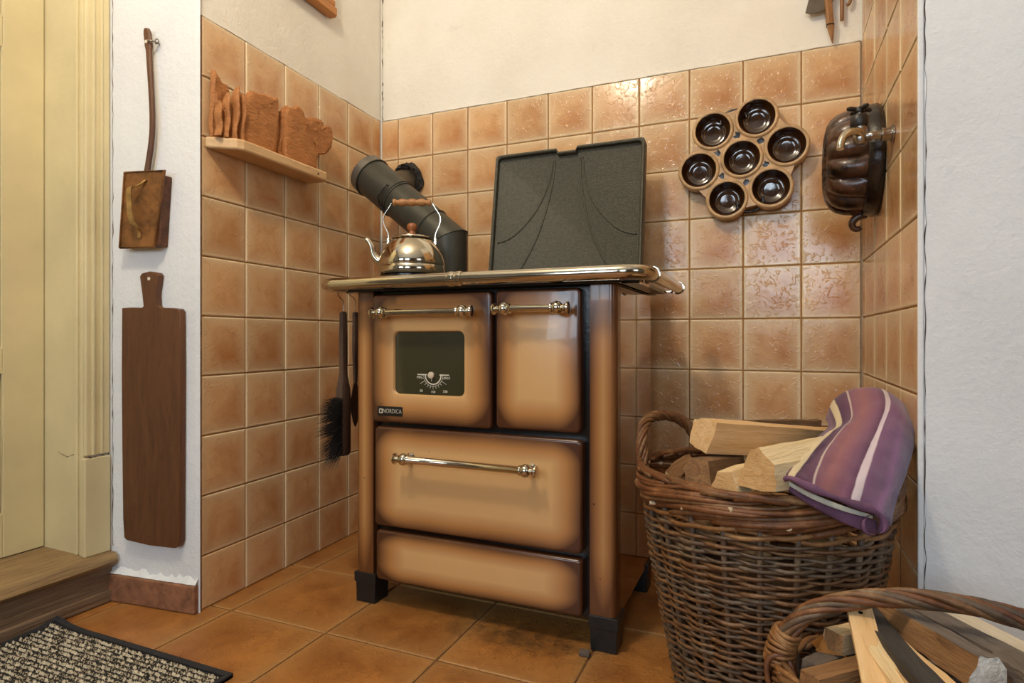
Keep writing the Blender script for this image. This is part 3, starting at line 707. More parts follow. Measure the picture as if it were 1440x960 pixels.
MB().lathe([(.010, .1165), (.011, .120), (.008, .124), (.0075, .127), (.012, .131), (.0145, .137), (.0135, .143), (.009, .148), (.001, .150)], 24).build('lid_knob', M['knobwood'], lid, smooth=60)
sp = smoothpath([(-.080, 0, .036), (-.098, 0, .047), (-.108, 0, .062), (-.112, 0, .080), (-.120, 0, .096), (-.1285, 0, .1045)], 5)
MB().tube(sp, [.0175-.0115*(i/(len(sp)-1))**.6 for i in range(len(sp))], 16).build('spout', M['steel'], kettle, smooth=60)
for s in (-1, 1):
    MB().box((s*.066-.004, -.010, .086), (s*.066+.004, .010, .106)).build('handle_lug', M['steel'], kettle, bevel=.002)
    hp = smoothpath([(s*.064, 0, .098), (s*.067, 0, .120), (s*.078, 0, .146), (s*.079, 0, .168), (s*.066, 0, .190), (s*.058, 0, .204)], 5)
    ws = MB()
    ws.loft([[p+Vector((0, y_, 0))+d_ for y_, d_ in ((-.0035, Vector((-.0010, 0, 0))), (.0035, Vector((-.0010, 0, 0))), (.0035, Vector((.0010, 0, 0))), (-.0035, Vector((.0010, 0, 0))))] for p in hp]).build('handle_strap', M['steel'], kettle, smooth=30)
gp = [(.001, -.053), (.009, -.053), (.010, -.048), (.008, -.044), (.0065, -.040), (.0095, -.034), (.0105, -.026), (.0085, -.018), (.0075, -.012), (.0100, -.006), (.0110, 0)]
MB().lathe(gp+[(a, -h) for a, h in reversed(gp[:-1])], 18, (0, 0, .207), (1, 0, 0)).build('grip', M['grip'], kettle, smooth=50)

# ================================================================== BRUSH AND SHOVEL hanging from the rail
br = thing('hearth_brush', 'dark wooden hearth brush with black bristles hanging from the stove rail', 'brush', (.272, -.556, .76))
MB().tube(smoothpath([(.010, -.030, .0665), (.004, -.028, .050), (-.002, -.014, .040), (0, 0, .026), (0, 0, -.006)], 5), .0012, 6).build('hook', M['wire'], br, smooth=60)
def bprof(z, hw, ht): return [(x_*ht, y_*hw, z) for x_, y_ in ((-.8, -1), (.8, -1), (1, -.7), (1, .7), (.8, 1), (-.8, 1), (-1, .7), (-1, -.7))]
MB().loft([bprof(.0, .005, .004), bprof(-.004, .009, .007), bprof(-.10, .0105, .008), bprof(-.165, .0090, .008), bprof(-.185, .012, .010), bprof(-.215, .0175, .013), bprof(-.24, .0185, .014), bprof(-.385, .0185, .014), bprof(-.395, .015, .011)]).build('wooden_back', M['darkwood'], br, smooth=40)
bm = MB(); rb_ = random.Random(2)
for i in range(900):
    z = rb_.uniform(-.385, -.235); x = rb_.uniform(-.012, .012); ln = .050+.022*math.sin((z+.385)/.15*PI)*.8+rb_.uniform(-.012, .010)
    a = Vector((x, -.016, z)); sag = -(.012 if z > -.33 else .035)*rb_.uniform(.3, 1.6); e = a+Vector((x*1.2+rb_.uniform(-.006, .006), -ln, sag+rb_.uniform(-.01, .012)))
    w_ = Vector((0, 0, .0009)); u_ = Vector((.0009, 0, 0))
    bm.add([a-w_, a+w_, a+u_, e], [(0, 1, 3), (1, 2, 3), (2, 0, 3)])
bm.build('bristles', M['bristle'], br)['kind'] = 'stuff'
sh = thing('ash_scraper', 'thin dark scraper hanging behind the brush from the stove rail', 'tool', (.285, -.520, .76))
MB().tube(smoothpath([(-.003, -.030, .0665), (-.003, -.026, .050), (0, -.010, .040), (0, 0, .028), (0, 0, -.004)], 5), .0012, 6).build('hook', M['wire'], sh, smooth=60)
MB().loft([bprof(.0, .004, .003), bprof(-.004, .008, .005), bprof(-.10, .009, .005), bprof(-.19, .0065, .004), bprof(-.20, .006, .003)]).build('handle', M['darkwood'], sh, smooth=40)
MB().loft([[(-.001, -y_, z), (.001, -y_, z), (.001, y_, z), (-.001, y_, z)] for z, y_ in ((-.195, .005), (-.215, .012), (-.245, .020), (-.275, .019), (-.305, .010), (-.320, .002))]).build('blade', M['blacksteel'], sh, smooth=30)
sm = thing('floor_shim', 'small grey shim block on the floor at the front right stove foot', 'block', (.984, -.634, 0), (0, 0, .1))
BOX((-.013, -.009, .001), (.010, .008, .010)).build('block', M['greywood'], sm, bevel=.001)

# ================================================================== LEFT WALL: shelf, carved slabs, slatted panel
sf = thing('wall_shelf', 'pale wooden shelf board fixed on the tiles of the left wall', 'shelf', LW(0, .59, 1.178))
def lws(m, n, mt, parent, o, **k):
    m.v = [tuple(Vector(p)-Vector(o)) for p in m.v]; return m.build(n, mt, parent, **k)
pl = [LW(.001, .803, 0), LW(.001, .410, 0), LW(.066, .404, 0), LW(.075, .414, 0), LW(.074, .745, 0), LW(.066, .760, 0)]
lws(MB().loft([[p+Vector((0, 0, z)) for p in pl] for z in (1.170, 1.1998)]), 'board', M['shelf'], sf, LW(0, .59, 1.178), bevel=.006, bseg=3)
lws(MB().lathe([(.003, 0), (.003, .0025)], 10, LW(.0735, .455, 1.184), LN), 'nail', M['rustdark'], sf, LW(0, .59, 1.178))
def slab(name, label, outline, d0, th, mt, zrot=0, group=None, cat='slab', wob=.004):
    """upright carved slab parallel to the left wall; outline in (s, z)"""
    rr = random.Random(len(label)); pts = smoothpath([(a, b, 0) for a, b in outline], 3, closed=True)
    c = sum(pts, Vector())/len(pts); o = LW(d0, c.x, 1.2002); L = []
    for d, t in ((0, .006), (.002, 0), (th-.004, 0), (th, .005)):
        ring = []
        for p in pts:
            v_ = (p-c); v_ = v_*(1-t/max(v_.length, .01)); q_ = LW(d0+d+zrot*(p.y-1.2002), c.x+v_.x, c.y+v_.y)
            ring.append(q_ + LN*rr.uniform(-wob, wob)*.3)
        L.append(ring)
    # relief front: rings closing in with carved waves
    for k_, f_ in ((1, .8), (2, .55), (3, .28)):
        L.append([LW(d0+th+.0025*math.sin(9*k_+i*.9)+zrot*(p.y-1.2002)+.001, c.x+(p-c).x*f_, c.y+(p-c).y*f_) for i, p in enumerate(pts)])
    ob = MB().loft(L); ob.v = [tuple(Vector(p)-o) for p in ob.v]
    x = ob.build(name, mt, None, smooth=35); x.location = o
    return tag(x, label, cat, group)
GS = 'carved wooden slabs on the shelf'
slab('carved_slab', 'tall pointed carved slab at the near end of the shelf', [(.792, 1.2005), (.790, 1.300), (.788, 1.372), (.760, 1.350), (.735, 1.338), (.733, 1.2005)], .006, .012, M['carved'], group=GS)
def fin(label, s, z1, dd, lean, w=.040, th=.013):
    """narrow slab standing edge-on to the room"""
    o = LW(.034, s, 1.2002); L = []
    for k_ in range(9):
        h = (z1-1.2002)*k_/8; tw = 1 if k_ < 7 else (.82 if k_ == 7 else .35); off = .003*math.sin(k_*1.3+s*50)
        L.append([LW(.034+dd+a*w*tw, s+b*th*(.5 if k_ < 8 else .25)+off+lean*h, 1.2002+h)-o for a, b in ((-.8, -1), (.6, -1), (1, -.35), (1, .35), (.6, 1), (-.8, 1))])
    x = MB().loft(L).build('carved_slab', M['carved'], None, smooth=40); x.location = o
    return tag(x, label, 'slab', GS)
fin('first of four narrow edge-on carved strips, nearest the room', .788, 1.290, .0, .0, .011, .0075)
fin('second narrow edge-on carved strip from the room end of the shelf', .770, 1.318, .004, -.04, .012, .008)
fin('third narrow edge-on carved strip from the room end of the shelf', .748, 1.345, .006, -.10, .013, .009)
fin('fourth edge-on carved strip, rounded on top, touching the squarish slab', .722, 1.335, .002, -.08, .014, .010)
slab('carved_slab', 'squarish carved slab with rounded corners in the middle of the shelf', [(.700, 1.2005), (.704, 1.300), (.690, 1.348), (.660, 1.358), (.600, 1.368), (.580, 1.366), (.583, 1.300), (.600, 1.2005)], .026, .014, M['carved'], group=GS)
slab('carved_slab', 'paler carved slab half hidden behind the squarish one', [(.640, 1.2005), (.636, 1.330), (.600, 1.362), (.566, 1.368), (.560, 1.350), (.566, 1.2005)], .010, .012, M['slat'], group=GS)
slab('carved_slab', 'dark narrow carved slab between the squarish and the wavy one', [(.572, 1.2005), (.560, 1.300), (.552, 1.352), (.520, 1.360), (.515, 1.2005)], .016, .012, M['carved'], group=GS)
slab('carved_slab', 'largest carved slab with wavy jagged outline at the far end of the shelf', [(.545, 1.2005), (.556, 1.270), (.550, 1.350), (.520, 1.366), (.497, 1.380), (.482, 1.352), (.440, 1.366), (.395, 1.372), (.378, 1.356), (.352, 1.368), (.336, 1.340), (.345, 1.300), (.372, 1.272), (.408, 1.256), (.420, 1.230), (.428, 1.2005)], .028, .014, M['carved'], group=GS)

wp = thing('slatted_panel', 'orange wooden slatted panel hung high on the left wall', 'panel', LW(0, .50, 1.735))
for k_ in range(12):
    z = 1.737+.030*k_; zh = .027 if k_ else .034
    d1_ = .030 if k_ else .034
    pl = [(.004, z), (d1_-.006, z), (d1_, z+.006), (d1_, z+zh-.006), (d1_-.006, z+zh), (.004, z+zh)]
    s0_, s1_ = .312-(.004 if k_ == 0 else 0), .70
    lws(MB().loft([[LW(d, s, zz) for d, zz in pl] for s in (s0_, s1_)]), 'slat', M['slat'], wp, LW(0, .50, 1.735), bevel=.002)
lws(MB().loft([[LW(d, s, z) for d, s in ((.0005, .33), (.0005, .69), (.005, .69), (.005, .33))] for z in (1.74, 2.09)]), 'backing', M['darkwood'], wp, LW(0, .50, 1.735))

# ================================================================== LEFT PIER: roasting box and bread board
def pf(x, d, z): return PF((.0425-x)/abs(PD.x), d, z)
rx = thing('roasting_box', 'rusty flat iron box with long wooden handle hanging on the white pier', 'pan', pf(-.115, 0, .915))
O = pf(-.115, 0, .915)
def poly_plate(pts, d0, d1, n, mt, parent, **k):
    m = MB().loft([[pf(x, d, z)-O for x, z in pts] for d in (d0, d1)]); return m.build(n, mt, parent, **k)
fr = [(-.185, .916), (-.071, .913), (-.037, 1.107), (-.168, 1.113)]
bk = [(-.176, .919), (-.058, .9185), (-.044, 1.095), (-.160, 1.104)]
poly_plate(bk, .001, .026, 'body', M['rustdark'], rx, bevel=.002)
bx_ = poly_plate(fr, .026, .0295, 'sliding_lid', M['rust'], rx, bevel=.001)
fr_c = (sum(p[0] for p in fr)/4, sum(p[1] for p in fr)/4)
MB().tube([pf(x+(fr_c[0]-x)*.03, .0305, z+(fr_c[1]-z)*.03)-O for x, z in fr], .0028, 6, closed=True).build('lid_rim', M['rust'], bx_, smooth=60)
hs = smoothpath([pf(-.098, .030, 1.085)-O, pf(-.103, .034, 1.078)-O, pf(-.108, .045, 1.068)-O, pf(-.124, .052, 1.060)-O, pf(-.122, .054, 1.020)-O, pf(-.117, .052, .980)-O, pf(-.108, .042, .962)-O, pf(-.116, .031, .955)-O, pf(-.117, .030, .940)-O], 4)
MB().loft([[p+PD*(-w_)*1.0+PN*0, p+PD*w_, p+PD*w_+PN*.003, p-PD*w_+PN*.003] for p, w_ in [(p, .0075 if 10 < i < 22 else .005) for i, p in enumerate(hs)]]).build('lid_handle', M['wornbrass'], bx_, smooth=50)
hp = smoothpath([pf(-.112, .018, 1.085)-O, pf(-.106, .018, 1.115)-O, pf(-.093, .018, 1.184)-O, pf(-.0885, .019, 1.237)-O, pf(-.093, .018, 1.310)-O, pf(-.101, .016, 1.384)-O, pf(-.106, .015, 1.440)-O, pf(-.112, .014, 1.476)-O], 5)
nn_ = len(hp)
hw = [.0095-.002*math.sin(PI*i/nn_) + (.003 if i > nn_*.78 else 0) - (.008*max(0, (i-nn_*.93)/(nn_*.07))) for i in range(nn_)]
L = []
for p, w_ in zip(hp, hw): L.append([p+PD*math.cos(a)*w_+PN*math.sin(a)*.006 for a in [2*PI*k_/10 for k_ in range(10)]])
MB().loft(L).build('long_handle', M['board'], rx, smooth=60)
MB().lathe([(.0045, 0), (.0045, .004)], 12, pf(-.107, .0155, 1.440)-O, PN).build('hanging_hole', M['frame'], rx)
MB().lathe([(.0045, 0), (.0045, .0015), (.001, .002)], 12, pf(-.107, .0205, 1.440)-O, PN).build('hanging_hole', M['print'], rx)
nl = thing('wall_hook', 'small bent nail hook in the white pier beside the box handle', 'hook', pf(-.086, 0, 1.440))
O2 = pf(-.086, 0, 1.440)
MB().tube(smoothpath([pf(-.086, -.004, 1.440)-O2, pf(-.086, .012, 1.440)-O2, pf(-.090, .022, 1.439)-O2, pf(-.100, .024, 1.441)-O2], 4), .0022, 8).build('shank', M['nickel'], nl, smooth=60)
MB().tube([pf(-.082+.006*math.cos(a), .012, 1.441+.006*math.sin(a))-O2 for a in [2*PI*k_/12 for k_ in range(12)]], .0016, 6, closed=True).build('ring', M['nickel'], nl, smooth=60)

O3 = pf(-.097, 0, .16)
bd = thing('bread_board', 'long dark wooden bread board with short handle hung low on the white pier', 'board', O3)
ol_ = [(-.1905, .765), (-.192, .60), (-.190, .40), (-.187, .22), (-.183, .172), (-.174, .166), (-.10, .160), (-.02, .161), (-.008, .166), (-.002, .180), (-.0005, .40), (.0005, .60), (-.0005, .752), (-.006, .760), (-.030, .763), (-.068, .764), (-.076, .770), (-.078, .800), (-.070, .846), (-.076, .853), (-.100, .857), (-.124, .853), (-.130, .846), (-.122, .800), (-.118, .770), (-.124, .765), (-.16, .766)]
L = []
cxm = (-.097, .46)
for d, t in ((.003, .0), (.016, 0), (.019, .003)):
    L.append([pf(x+(cxm[0]-x)*t*8, d, z+(cxm[1]-z)*t*1.5)-O3 for x, z in ol_])
MB().loft(L).build('board', M['board'], bd, smooth=40)
MB().lathe([(.0045, 0), (.0045, .001)], 12, pf(-.100, .0188, .838)-O3, PN).build('hanging_hole', M['print'], bd)

# ================================================================== BACK WALL: seven-cup pan
PCX, PCZ = 1.2755, 1.2025
pan = thing('seven_cup_pan', 'beige and brown stoneware pan with seven round cups hung on the tiles', 'pan', (PCX, -.012, PCZ))
base_a = math.radians(10.5); cen = [(0, 0)] + [(.1195*math.cos(base_a+PI/3*k_), .1195*math.sin(base_a+PI/3*k_)) for k_ in range(6)]
cen = [(a+R.uniform(-.001, .001), b+R.uniform(-.001, .001)) for a, b in cen]
# plate with real holes: radial sectors between cup rims, done as seven collars and a web between them
YF_ = -.046
web = MB()
out = []
for i in range(6):                                    # outline: arcs around outer cups joined by concave necks
    a = base_a+PI/3*i; c = cen[i+1]
    for k_ in range(-5, 6):
        b = a+math.radians(84)*k_/5; out.append((c[0]+.0590*math.cos(b), c[1]+.0590*math.sin(b)))
    am = a+PI/6; out.append((.130*math.cos(am)*.985, .130*math.sin(am)*.985))
# web triangles fill between centre cup and outline, drawn as thick pieces between neighbouring cups
def piece(poly, mt, n_, y0, y1):
    return MB().loft([[(x, y, z) for x, z in poly] for y in (y0, y1)]).build(n_, mt, pan, smooth=30)
for i in range(6):
    c1, c2 = cen[i+1], cen[(i+1) % 6+1]; am = base_a+PI/3*i+PI/6
    A0 = base_a+PI/3*i; rad_ = math.radians
    def on(c, deg, r=.0535): return (c[0]+r*math.cos(A0+rad_(deg)), c[1]+r*math.sin(A0+rad_(deg)))
    poly = [on((0, 0), d_) for d_ in (0, 15, 30, 45, 60)] + [on(c2, d_) for d_ in (240, 260, 280, 300, 315, 330, 345)] + [on(c1, d_) for d_ in (75, 90, 105, 120, 140, 160, 180)]
    piece(poly, M['beigeglaze'], 'web', -.0350, -.010)
    # dark burnt hollow in the middle of each web
    cc = (.0690*math.cos(am), .0690*math.sin(am)); pts = [(cc[0]+R.uniform(.004, .0125)*math.cos(t_), cc[1]+R.uniform(.004, .0125)*math.sin(t_)) for t_ in [2*PI*k_/9 for k_ in range(9)]]
    MB().add([(x, -.0353, z) for x, z in pts]+[(cc[0], -.0358, cc[1])], [(9, (k_+1) % 9, k_) for k_ in range(9)]).build('burnt_spot', M['frame'], pan)
for i, (a, b) in enumerate(cen):
    rr = .0500*(1+R.uniform(-.012, .012))
    MB().lathe([(rr+.0085, -.008), (rr+.0095, -.026), (rr+.0090, -.035), (rr+.0065, -.0395), (rr+.002, -.0405), (rr-.001, -.0385)], 40, (a, 0, b), (0, 1, 0), cap0=False, cap1=False).build('rim', M['beigeglaze'], pan, smooth=60)
    MB().lathe([(rr+.0005, -.0392), (rr-.002, -.036), (rr-.006, -.022), (rr-.012, -.010), (rr-.017, -.006), (rr-.0185, -.0065), (rr-.022, -.004), (.018, -.0025), (.006, -.003), (.0005, -.0025)], 40, (a, 0, b), (0, 1, 0), cap0=False, cap1=True).build('cup', M['brownglaze'], pan, smooth=60)
for k_ in (0, 1):
    sgn = 1 if k_ == 0 else -1; am = base_a+PI/3*1.5 if k_ == 0 else base_a+PI/3*4.5
    dx_, dz_ = math.cos(am), math.sin(am); tx, tz = -dz_, dx_
    p = smoothpath([(dx_*.118+tx*.036, -.012, dz_*.118+tz*.036), (dx_*.142+tx*.030, -.010, dz_*.142+tz*.030), (dx_*.152, -.010, dz_*.152), (dx_*.142-tx*.030, -.010, dz_*.142-tz*.030), (dx_*.118-tx*.036, -.012, dz_*.118-tz*.036)], 5)
    MB().tube(p, .0042, 8).build('lug_handle', M['bundtrim'], pan, smooth=60)
pn = MB().tube([(0, .020, 0), (0, -.012, 0), (0, -.016, .004)], .002, 8).build('nail', M['frame'], None); pn.location = (PCX+.152*math.cos(base_a+PI/2)*.96+.012, -.004, PCZ+.146*math.sin(base_a+PI/2)+.002)
tag(pn, 'small dark nail in the tile grout holding the seven-cup pan', 'nail')

# ================================================================== RIGHT ALCOVE WALL: fluted mould and tap
BO = Vector((1.5815, -.272, 1.100))
bu = thing('fluted_cake_mould', 'dark brown glazed fluted ring cake mould hung on the right alcove wall', 'mould', BO)
nf = 14
def fl(th, h):
    d = h; amp = .12 if d < .1 else .08
    k_ = 0 if d < .026 else min(1, (d-.026)/.012)
    return 1 + amp*k_*(abs(math.cos(nf*th/2))**.7-.6)
# the fluted outside, closed over the crown and down into the centre hole
pr_ = [(.112, .024), (.113, .034), (.112, .050), (.110, .068), (.105, .085), (.096, .098), (.083, .107), (.066, .111), (.050, .108), (.036, .098), (.026, .080), (.022, .050), (.020, .020)]
m = MB().lathe([(r_*1.04, h) for r_, h in pr_], nf*10, (0, 0, 0), (-1, 0, 0), cap0=False, cap1=False, fl=lambda th, h: fl(th, h))
m.build('fluted_body', M['bundt'], bu, smooth=70)
MB().lathe([(.118, .0015), (.1255, .002), (.1285, .006), (.1275, .012), (.1265, .030), (.1225, .033), (.114, .030), (.112, .026)], 64, (0, 0, 0), (-1, 0, 0), cap0=True, cap1=False).build('rim_band', M['bundtrim'], bu, smooth=50)
lug = smoothpath([(-.022, .012, -.120), (-.040, .014, -.126), (-.050, .016, -.138), (-.047, .018, -.150), (-.038, .018, -.154), (-.032, .018, -.150)], 5)
MB().tube(lug, [.010-.0045*(i/len(lug)) for i in range(len(lug))], 10).build('hanging_lug', M['bundt'], bu, smooth=60)

TO = Vector((1.5818, -.475, 1.101))
tap = thing('water_tap', 'chrome water tap with black handle sticking out of the right alcove wall', 'tap', TO)
MB().lathe([(.0165, .0005), (.0165, .004), (.0125, .005), (.0125, .017), (.0135, .018), (.0135, .021), (.011, .022)], 24, (0, 0, 0), (-1, 0, 0)).build('wall_flange', M['nickel'], tap, smooth=50)
MB().lathe([(.0085, .020), (.0085, .036), (.0095, .037), (.0095, .042), (.0085, .043), (.009, .050)], 20, (0, 0, 0), (-1, 0, 0)).build('inlet_pipe', M['nickel'], tap, smooth=50)
MB().lathe([(.004, -.016), (.009, -.015), (.0125, -.008), (.013, .002), (.0115, .010), (.0125, .016), (.0125, .022), (.010, .024)], 24, (-.060, 0, 0), (0, 0, 1)).build('valve_body', M['nickel'], tap, smooth=50)
MB().lathe([(.0145, .020), (.0170, .024), (.0170, .040), (.0150, .044), (.010, .045)], 24, (-.061, 0, 0), (0, 0, 1)).build('collar', M['blackrubber'], tap, smooth=50)
MB().lathe([(.005, .044), (.005, .052)], 16, (-.061, 0, 0), (0, 0, 1)).build('spindle', M['nickel'], tap, smooth=50)
hm = MB(); 
hm.lathe([(.001, .051), (.010, .051), (.011, .055), (.009, .061), (.001, .063)], 18, (-.061, 0, 0), (0, 0, 1))
for a in (.5, .5+PI/2, .5+PI, .5+3*PI/2): hm.tube([(-.061+.006*math.cos(a), .006*math.sin(a), .057), (-.061+.020*math.cos(a), .020*math.sin(a), .0575), (-.061+.0255*math.cos(a), .0255*math.sin(a), .0565)], [.0045, .005, .0035], 10)
hm.build('cross_handle', M['blackrubber'], tap, smooth=50)
spt = smoothpath([(-.060, -.006, .004), (-.066, -.016, .008), (-.080, -.024, .006), (-.092, -.030, -.004), (-.0975, -.034, -.018), (-.099, -.036, -.030)], 5)
MB().tube(spt, [.0085-.0015*i/len(spt) for i in range(len(spt))], 16).build('spout', M['chrome'], tap, smooth=60)

# tools hanging at the top of the back wall
def tool(name, label, cat, loc): return thing(name, label, cat, loc)
cv = tool('cleaver', 'small cleaver hanging with its pointed wooden handle downward at the top', 'knife', (1.500, -.018, 1.50))
MB().loft([[(x, y, z) for x, z in ((-.058, .098), (-.046, .092), (-.022, .093), (.002, .102), (.014, .125), (.018, .200), (-.004, .235), (-.030, .200), (-.048, .140))] for y in (-.0015, .0015)]).build('blade', M['blacksteel'], cv, bevel=.001)
MB().loft([[(x+.5*(z-.10)*-.16, y*.009, z) for x, y in ((-.0095, -.7), (-.004, -1.25), (.0095, -.7), (.0095, .7), (-.0095, .7))] for z in (.052, .105, .150)]).build('handle', M['toolwood'], cv, bevel=.002)
MB().loft([[(x*f_+.004+.006*g_, y*.009*f_, z) for x, y in ((-.0085, -.7), (-.003, -1.2), (.0085, -.7), (.0085, .7), (-.0085, .7))] for z, f_, g_ in ((.0, .15, 1), (.046, 1, .2), (.050, 1, 0))]).build('handle_tip', M['toolwood'], cv, bevel=.001)
MB().loft([[(x+.004, y*.009, z) for x, y in ((-.0098, -.75), (-.004, -1.3), (.0098, -.75), (.0098, .75), (-.0098, .75))] for z in (.0495, .0525)]).build('band', M['frame'], cv)
rd = tool('wooden_rod', 'round brown wooden rod hanging to the right of the cleaver', 'stick', (1.533, -.014, 1.56))
MB().lathe([(.0035, 0), (.0050, .002), (.0053, .10), (.0053, .34)], 14).build('shaft', M['toolwood'], rd, smooth=50)
hk = tool('curved_handle', 'short curved pale wooden handle hanging nearest the right alcove corner', 'handle', (1.548, -.014, 1.598))
MB().tube(smoothpath([(-.003, 0, .002), (.004, 0, .008), (.006, 0, .03), (.002, 0, .07), (.004, 0, .16), (.003, 0, .30)], 4), [.0045]*21, 10).build('shaft', M['toolwood'], hk, smooth=60)
rk = thing('tool_rack', 'narrow wooden rack above the frame that the hanging tools hook onto', 'rack', (1.49, 0, 1.90))
BOX((-.09, -.022, 0), (.08, .005, .045)).build('rail', M['darkwood'], rk, bevel=.003)
for xx in (.0, .043, .060): MB().tube([(xx+(.010 if xx == 0 else 0), -.020, .01), (xx+(.010 if xx == 0 else 0), -.034, .006), (xx+(.010 if xx == 0 else 0), -.036, .020)], .002, 8).build('peg', M['nickel'], rk)
MB().tube([(.0, 0, .230), (.0, -.002, .30), (.003, -.010, .40), (.003, -.018, .409)], .002, 6).build('hanging_loop', M['wire'], cv)
# ================================================================== WICKER
def ropes(path, R0, ns, sr, turns, name, mt, parent, off, n=6, jit=.12, seed=1, k=60, taper=None):
    """ns strands wound around a smooth path, each strand one part"""
    P = [Vector(p) for p in path]; seg = [0]
    for a, b in zip(P, P[1:]): seg.append(seg[-1]+(b-a).length)
    tot = seg[-1]; rr = random.Random(seed)
    def at(t):
        d = t*tot; i = 0
        while i < len(P)-2 and seg[i+1] < d: i += 1
        f = (d-seg[i])/max(1e-9, seg[i+1]-seg[i]); return P[i].lerp(P[i+1], f), (P[i+1]-P[i]).normalized()
    N = None; fr_ = []
    for i in range(k+1):
        p, t_ = at(i/k)
        if N is None: N = t_.orthogonal().normalized()
        N = (N-t_*N.dot(t_)).normalized(); fr_.append((p, N.copy(), t_.cross(N)))
    for s in range(ns):
        ph = 2*PI*s/ns+rr.uniform(-.15, .15); pts, rs = [], []; rj = rr.uniform(.8, 1.2)
        for i, (p, N_, B_) in enumerate(fr_):
            tt = i/k; a = ph+2*PI*turns*tt; q_ = R0*(taper(tt) if taper else 1)*(1+jit*math.sin(7*tt+s*2.1)*.5)
            pts.append(p+(N_*math.cos(a)+B_*math.sin(a))*q_-off); rs.append(sr*rj*(1+.12*math.sin(23*tt+s)))
        MB().tube(pts, rs, n).build(name, mt[s % len(mt)] if isinstance(mt, list) else mt, parent, smooth=180)

# ---------------- big basket
BC_ = Vector((1.335, -.640, 0))
bk_ = thing('log_basket', 'tall round brown wicker basket full of split logs beside the stove', 'basket', BC_)
def brad(z):
    ks = [(0, .150), (.03, .156), (.15, .1805), (.30, .2065), (.385, .2175), (.44, .222)]
    for (z0, r0), (z1, r1) in zip(ks, ks[1:]):
        if z <= z1: return r0+(r1-r0)*(z-z0)/(z1-z0)
    return ks[-1][1]
NS = 24; rb = random.Random(4)
stake = MB().tube([(brad(z)+.0015, 0, z) for z in (.006, .05, .1, .15, .2, .25, .3, .35, .39)], .0052, 8).build('stake', M['wickergrey'], bk_, smooth=180)
stake.rotation_euler = (0, 0, 0)
for i in range(1, NS):
    inst(stake, bk_, (0, 0, 0), (0, 0, 2*PI*i/NS+rb.uniform(-.02, .02)))
wv = MB(); z = .012; row = 0
MATW = [M['wicker'], M['wickergrey'], M['wickerrim'], M['wickertan']]
while z < .364:
    r0 = brad(z); m_ = NS*4; pts = []; rs = []; ph = rb.uniform(0, 6); sub = rb.choice([0, 0, 1, 1, 2])
    for i in range(m_):
        a = 2*PI*i/m_; wave = math.cos(a*NS/2+PI*row)
        rad = r0+.0064*wave+.0006*math.sin(5*a+ph); zz = z+.0016*math.sin(3*a+ph)+.0011*math.sin(11*a+ph*2)+rb.uniform(-.0006, .0006)+.0012*math.sin(a*NS/2+PI*row)
        pts.append((rad*math.cos(a), rad*math.sin(a), zz)); rs.append(.0034*(1+.2*math.sin(4*a+ph*3)+rb.uniform(-.06, .06)))
    wv.tube(pts, rs, 6, closed=True, mi=(0 if rb.random() < .6 else 1))
    z += .0063+rb.uniform(-.0005, .0008); row += 1
wv.build('weave', [M['wicker'], M['wickergrey']], bk_, smooth=180)['kind'] = 'stuff'
# light band of two-rod waling under the border
for zz, ph in ((.3685, 0), (.3755, PI)):
    pts = []
    for i in range(144):
        a = 2*PI*i/144; rad = brad(zz)+.0045+.003*math.cos(a*NS/2+ph); pts.append((rad*math.cos(a), rad*math.sin(a), zz+.0035*math.sin(a*NS/2+ph)))
    MB().tube(pts, .0042, 6, closed=True).build('wale', M['wickertan'], bk_, smooth=180)
# rolled border: overlapping slanting rods
for i in range(30):
    a0 = 2*PI*i/30+rb.uniform(-.05, .05); span = rb.uniform(1.5, 2.1); pts, rs = [], []; lay = i % 3
    zt_ = .431-rb.uniform(0, .004)
    for k_ in range(25):
        t_ = k_/24; a = a0+span*t_; zz = .381+(zt_-.381)*(t_**.8)+.0035*math.sin(9*t_+i)
        bulge = .0105*math.sin(PI*min(1, t_*1.02))+.0030*math.sin(i*2.4+6*t_)
        if t_ > .85: bulge -= (t_-.85)*.06
        rad = brad(zz)+.002+bulge; pts.append((rad*math.cos(a), rad*math.sin(a), zz)); rs.append(.0058*(1-.35*t_))
    MB().tube(pts, rs, 7).build('border_rod', [M['wickerrim'], M['wicker'], M['wickerrim']][lay], bk_, smooth=180)
for i in range(26):
    a0 = 2*PI*i/26+rb.uniform(-.05, .05); pts = []
    for k_ in range(15):
        t_ = k_/14; a = a0+1.3*t_; rad = .2245+.0085*math.cos(PI*t_*1.3+i)-.004; pts.append((rad*math.cos(a), rad*math.sin(a), .4300+.0065*math.sin(PI*t_)+rb.uniform(-.001, .001)))
    MB().tube(pts, .0052, 7).build('border_rod', M['wickerrim' if i % 2 else 'wicker'], bk_, smooth=180)
ce = None
for i in range(17):
    a = 2*PI*i/17+.1; zz = .386+.026*((i*7) % 5)/4; rad = brad(zz)+.0135
    if ce is None:
        ce = MB().lathe([(.0052, -.008), (.0052, .0015), (.004, .0025)], 10, (0, 0, 0), (1, 0, 0)).build('cut_end', M['cut'], bk_, smooth=40); ce.location = (rad*math.cos(a), rad*math.sin(a), zz); ce.rotation_euler = (0, 0, a-.5)
    else: inst(ce, bk_, (rad*math.cos(a), rad*math.sin(a), zz), (0, 0, a-.5), (1, rb.uniform(.8, 1.1), rb.uniform(.7, 1)))
MB().lathe([(.001, .004), (.150, .004), (.152, .010), (.001, .012)], 40).build('base', M['wickergrey'], bk_, smooth=40)
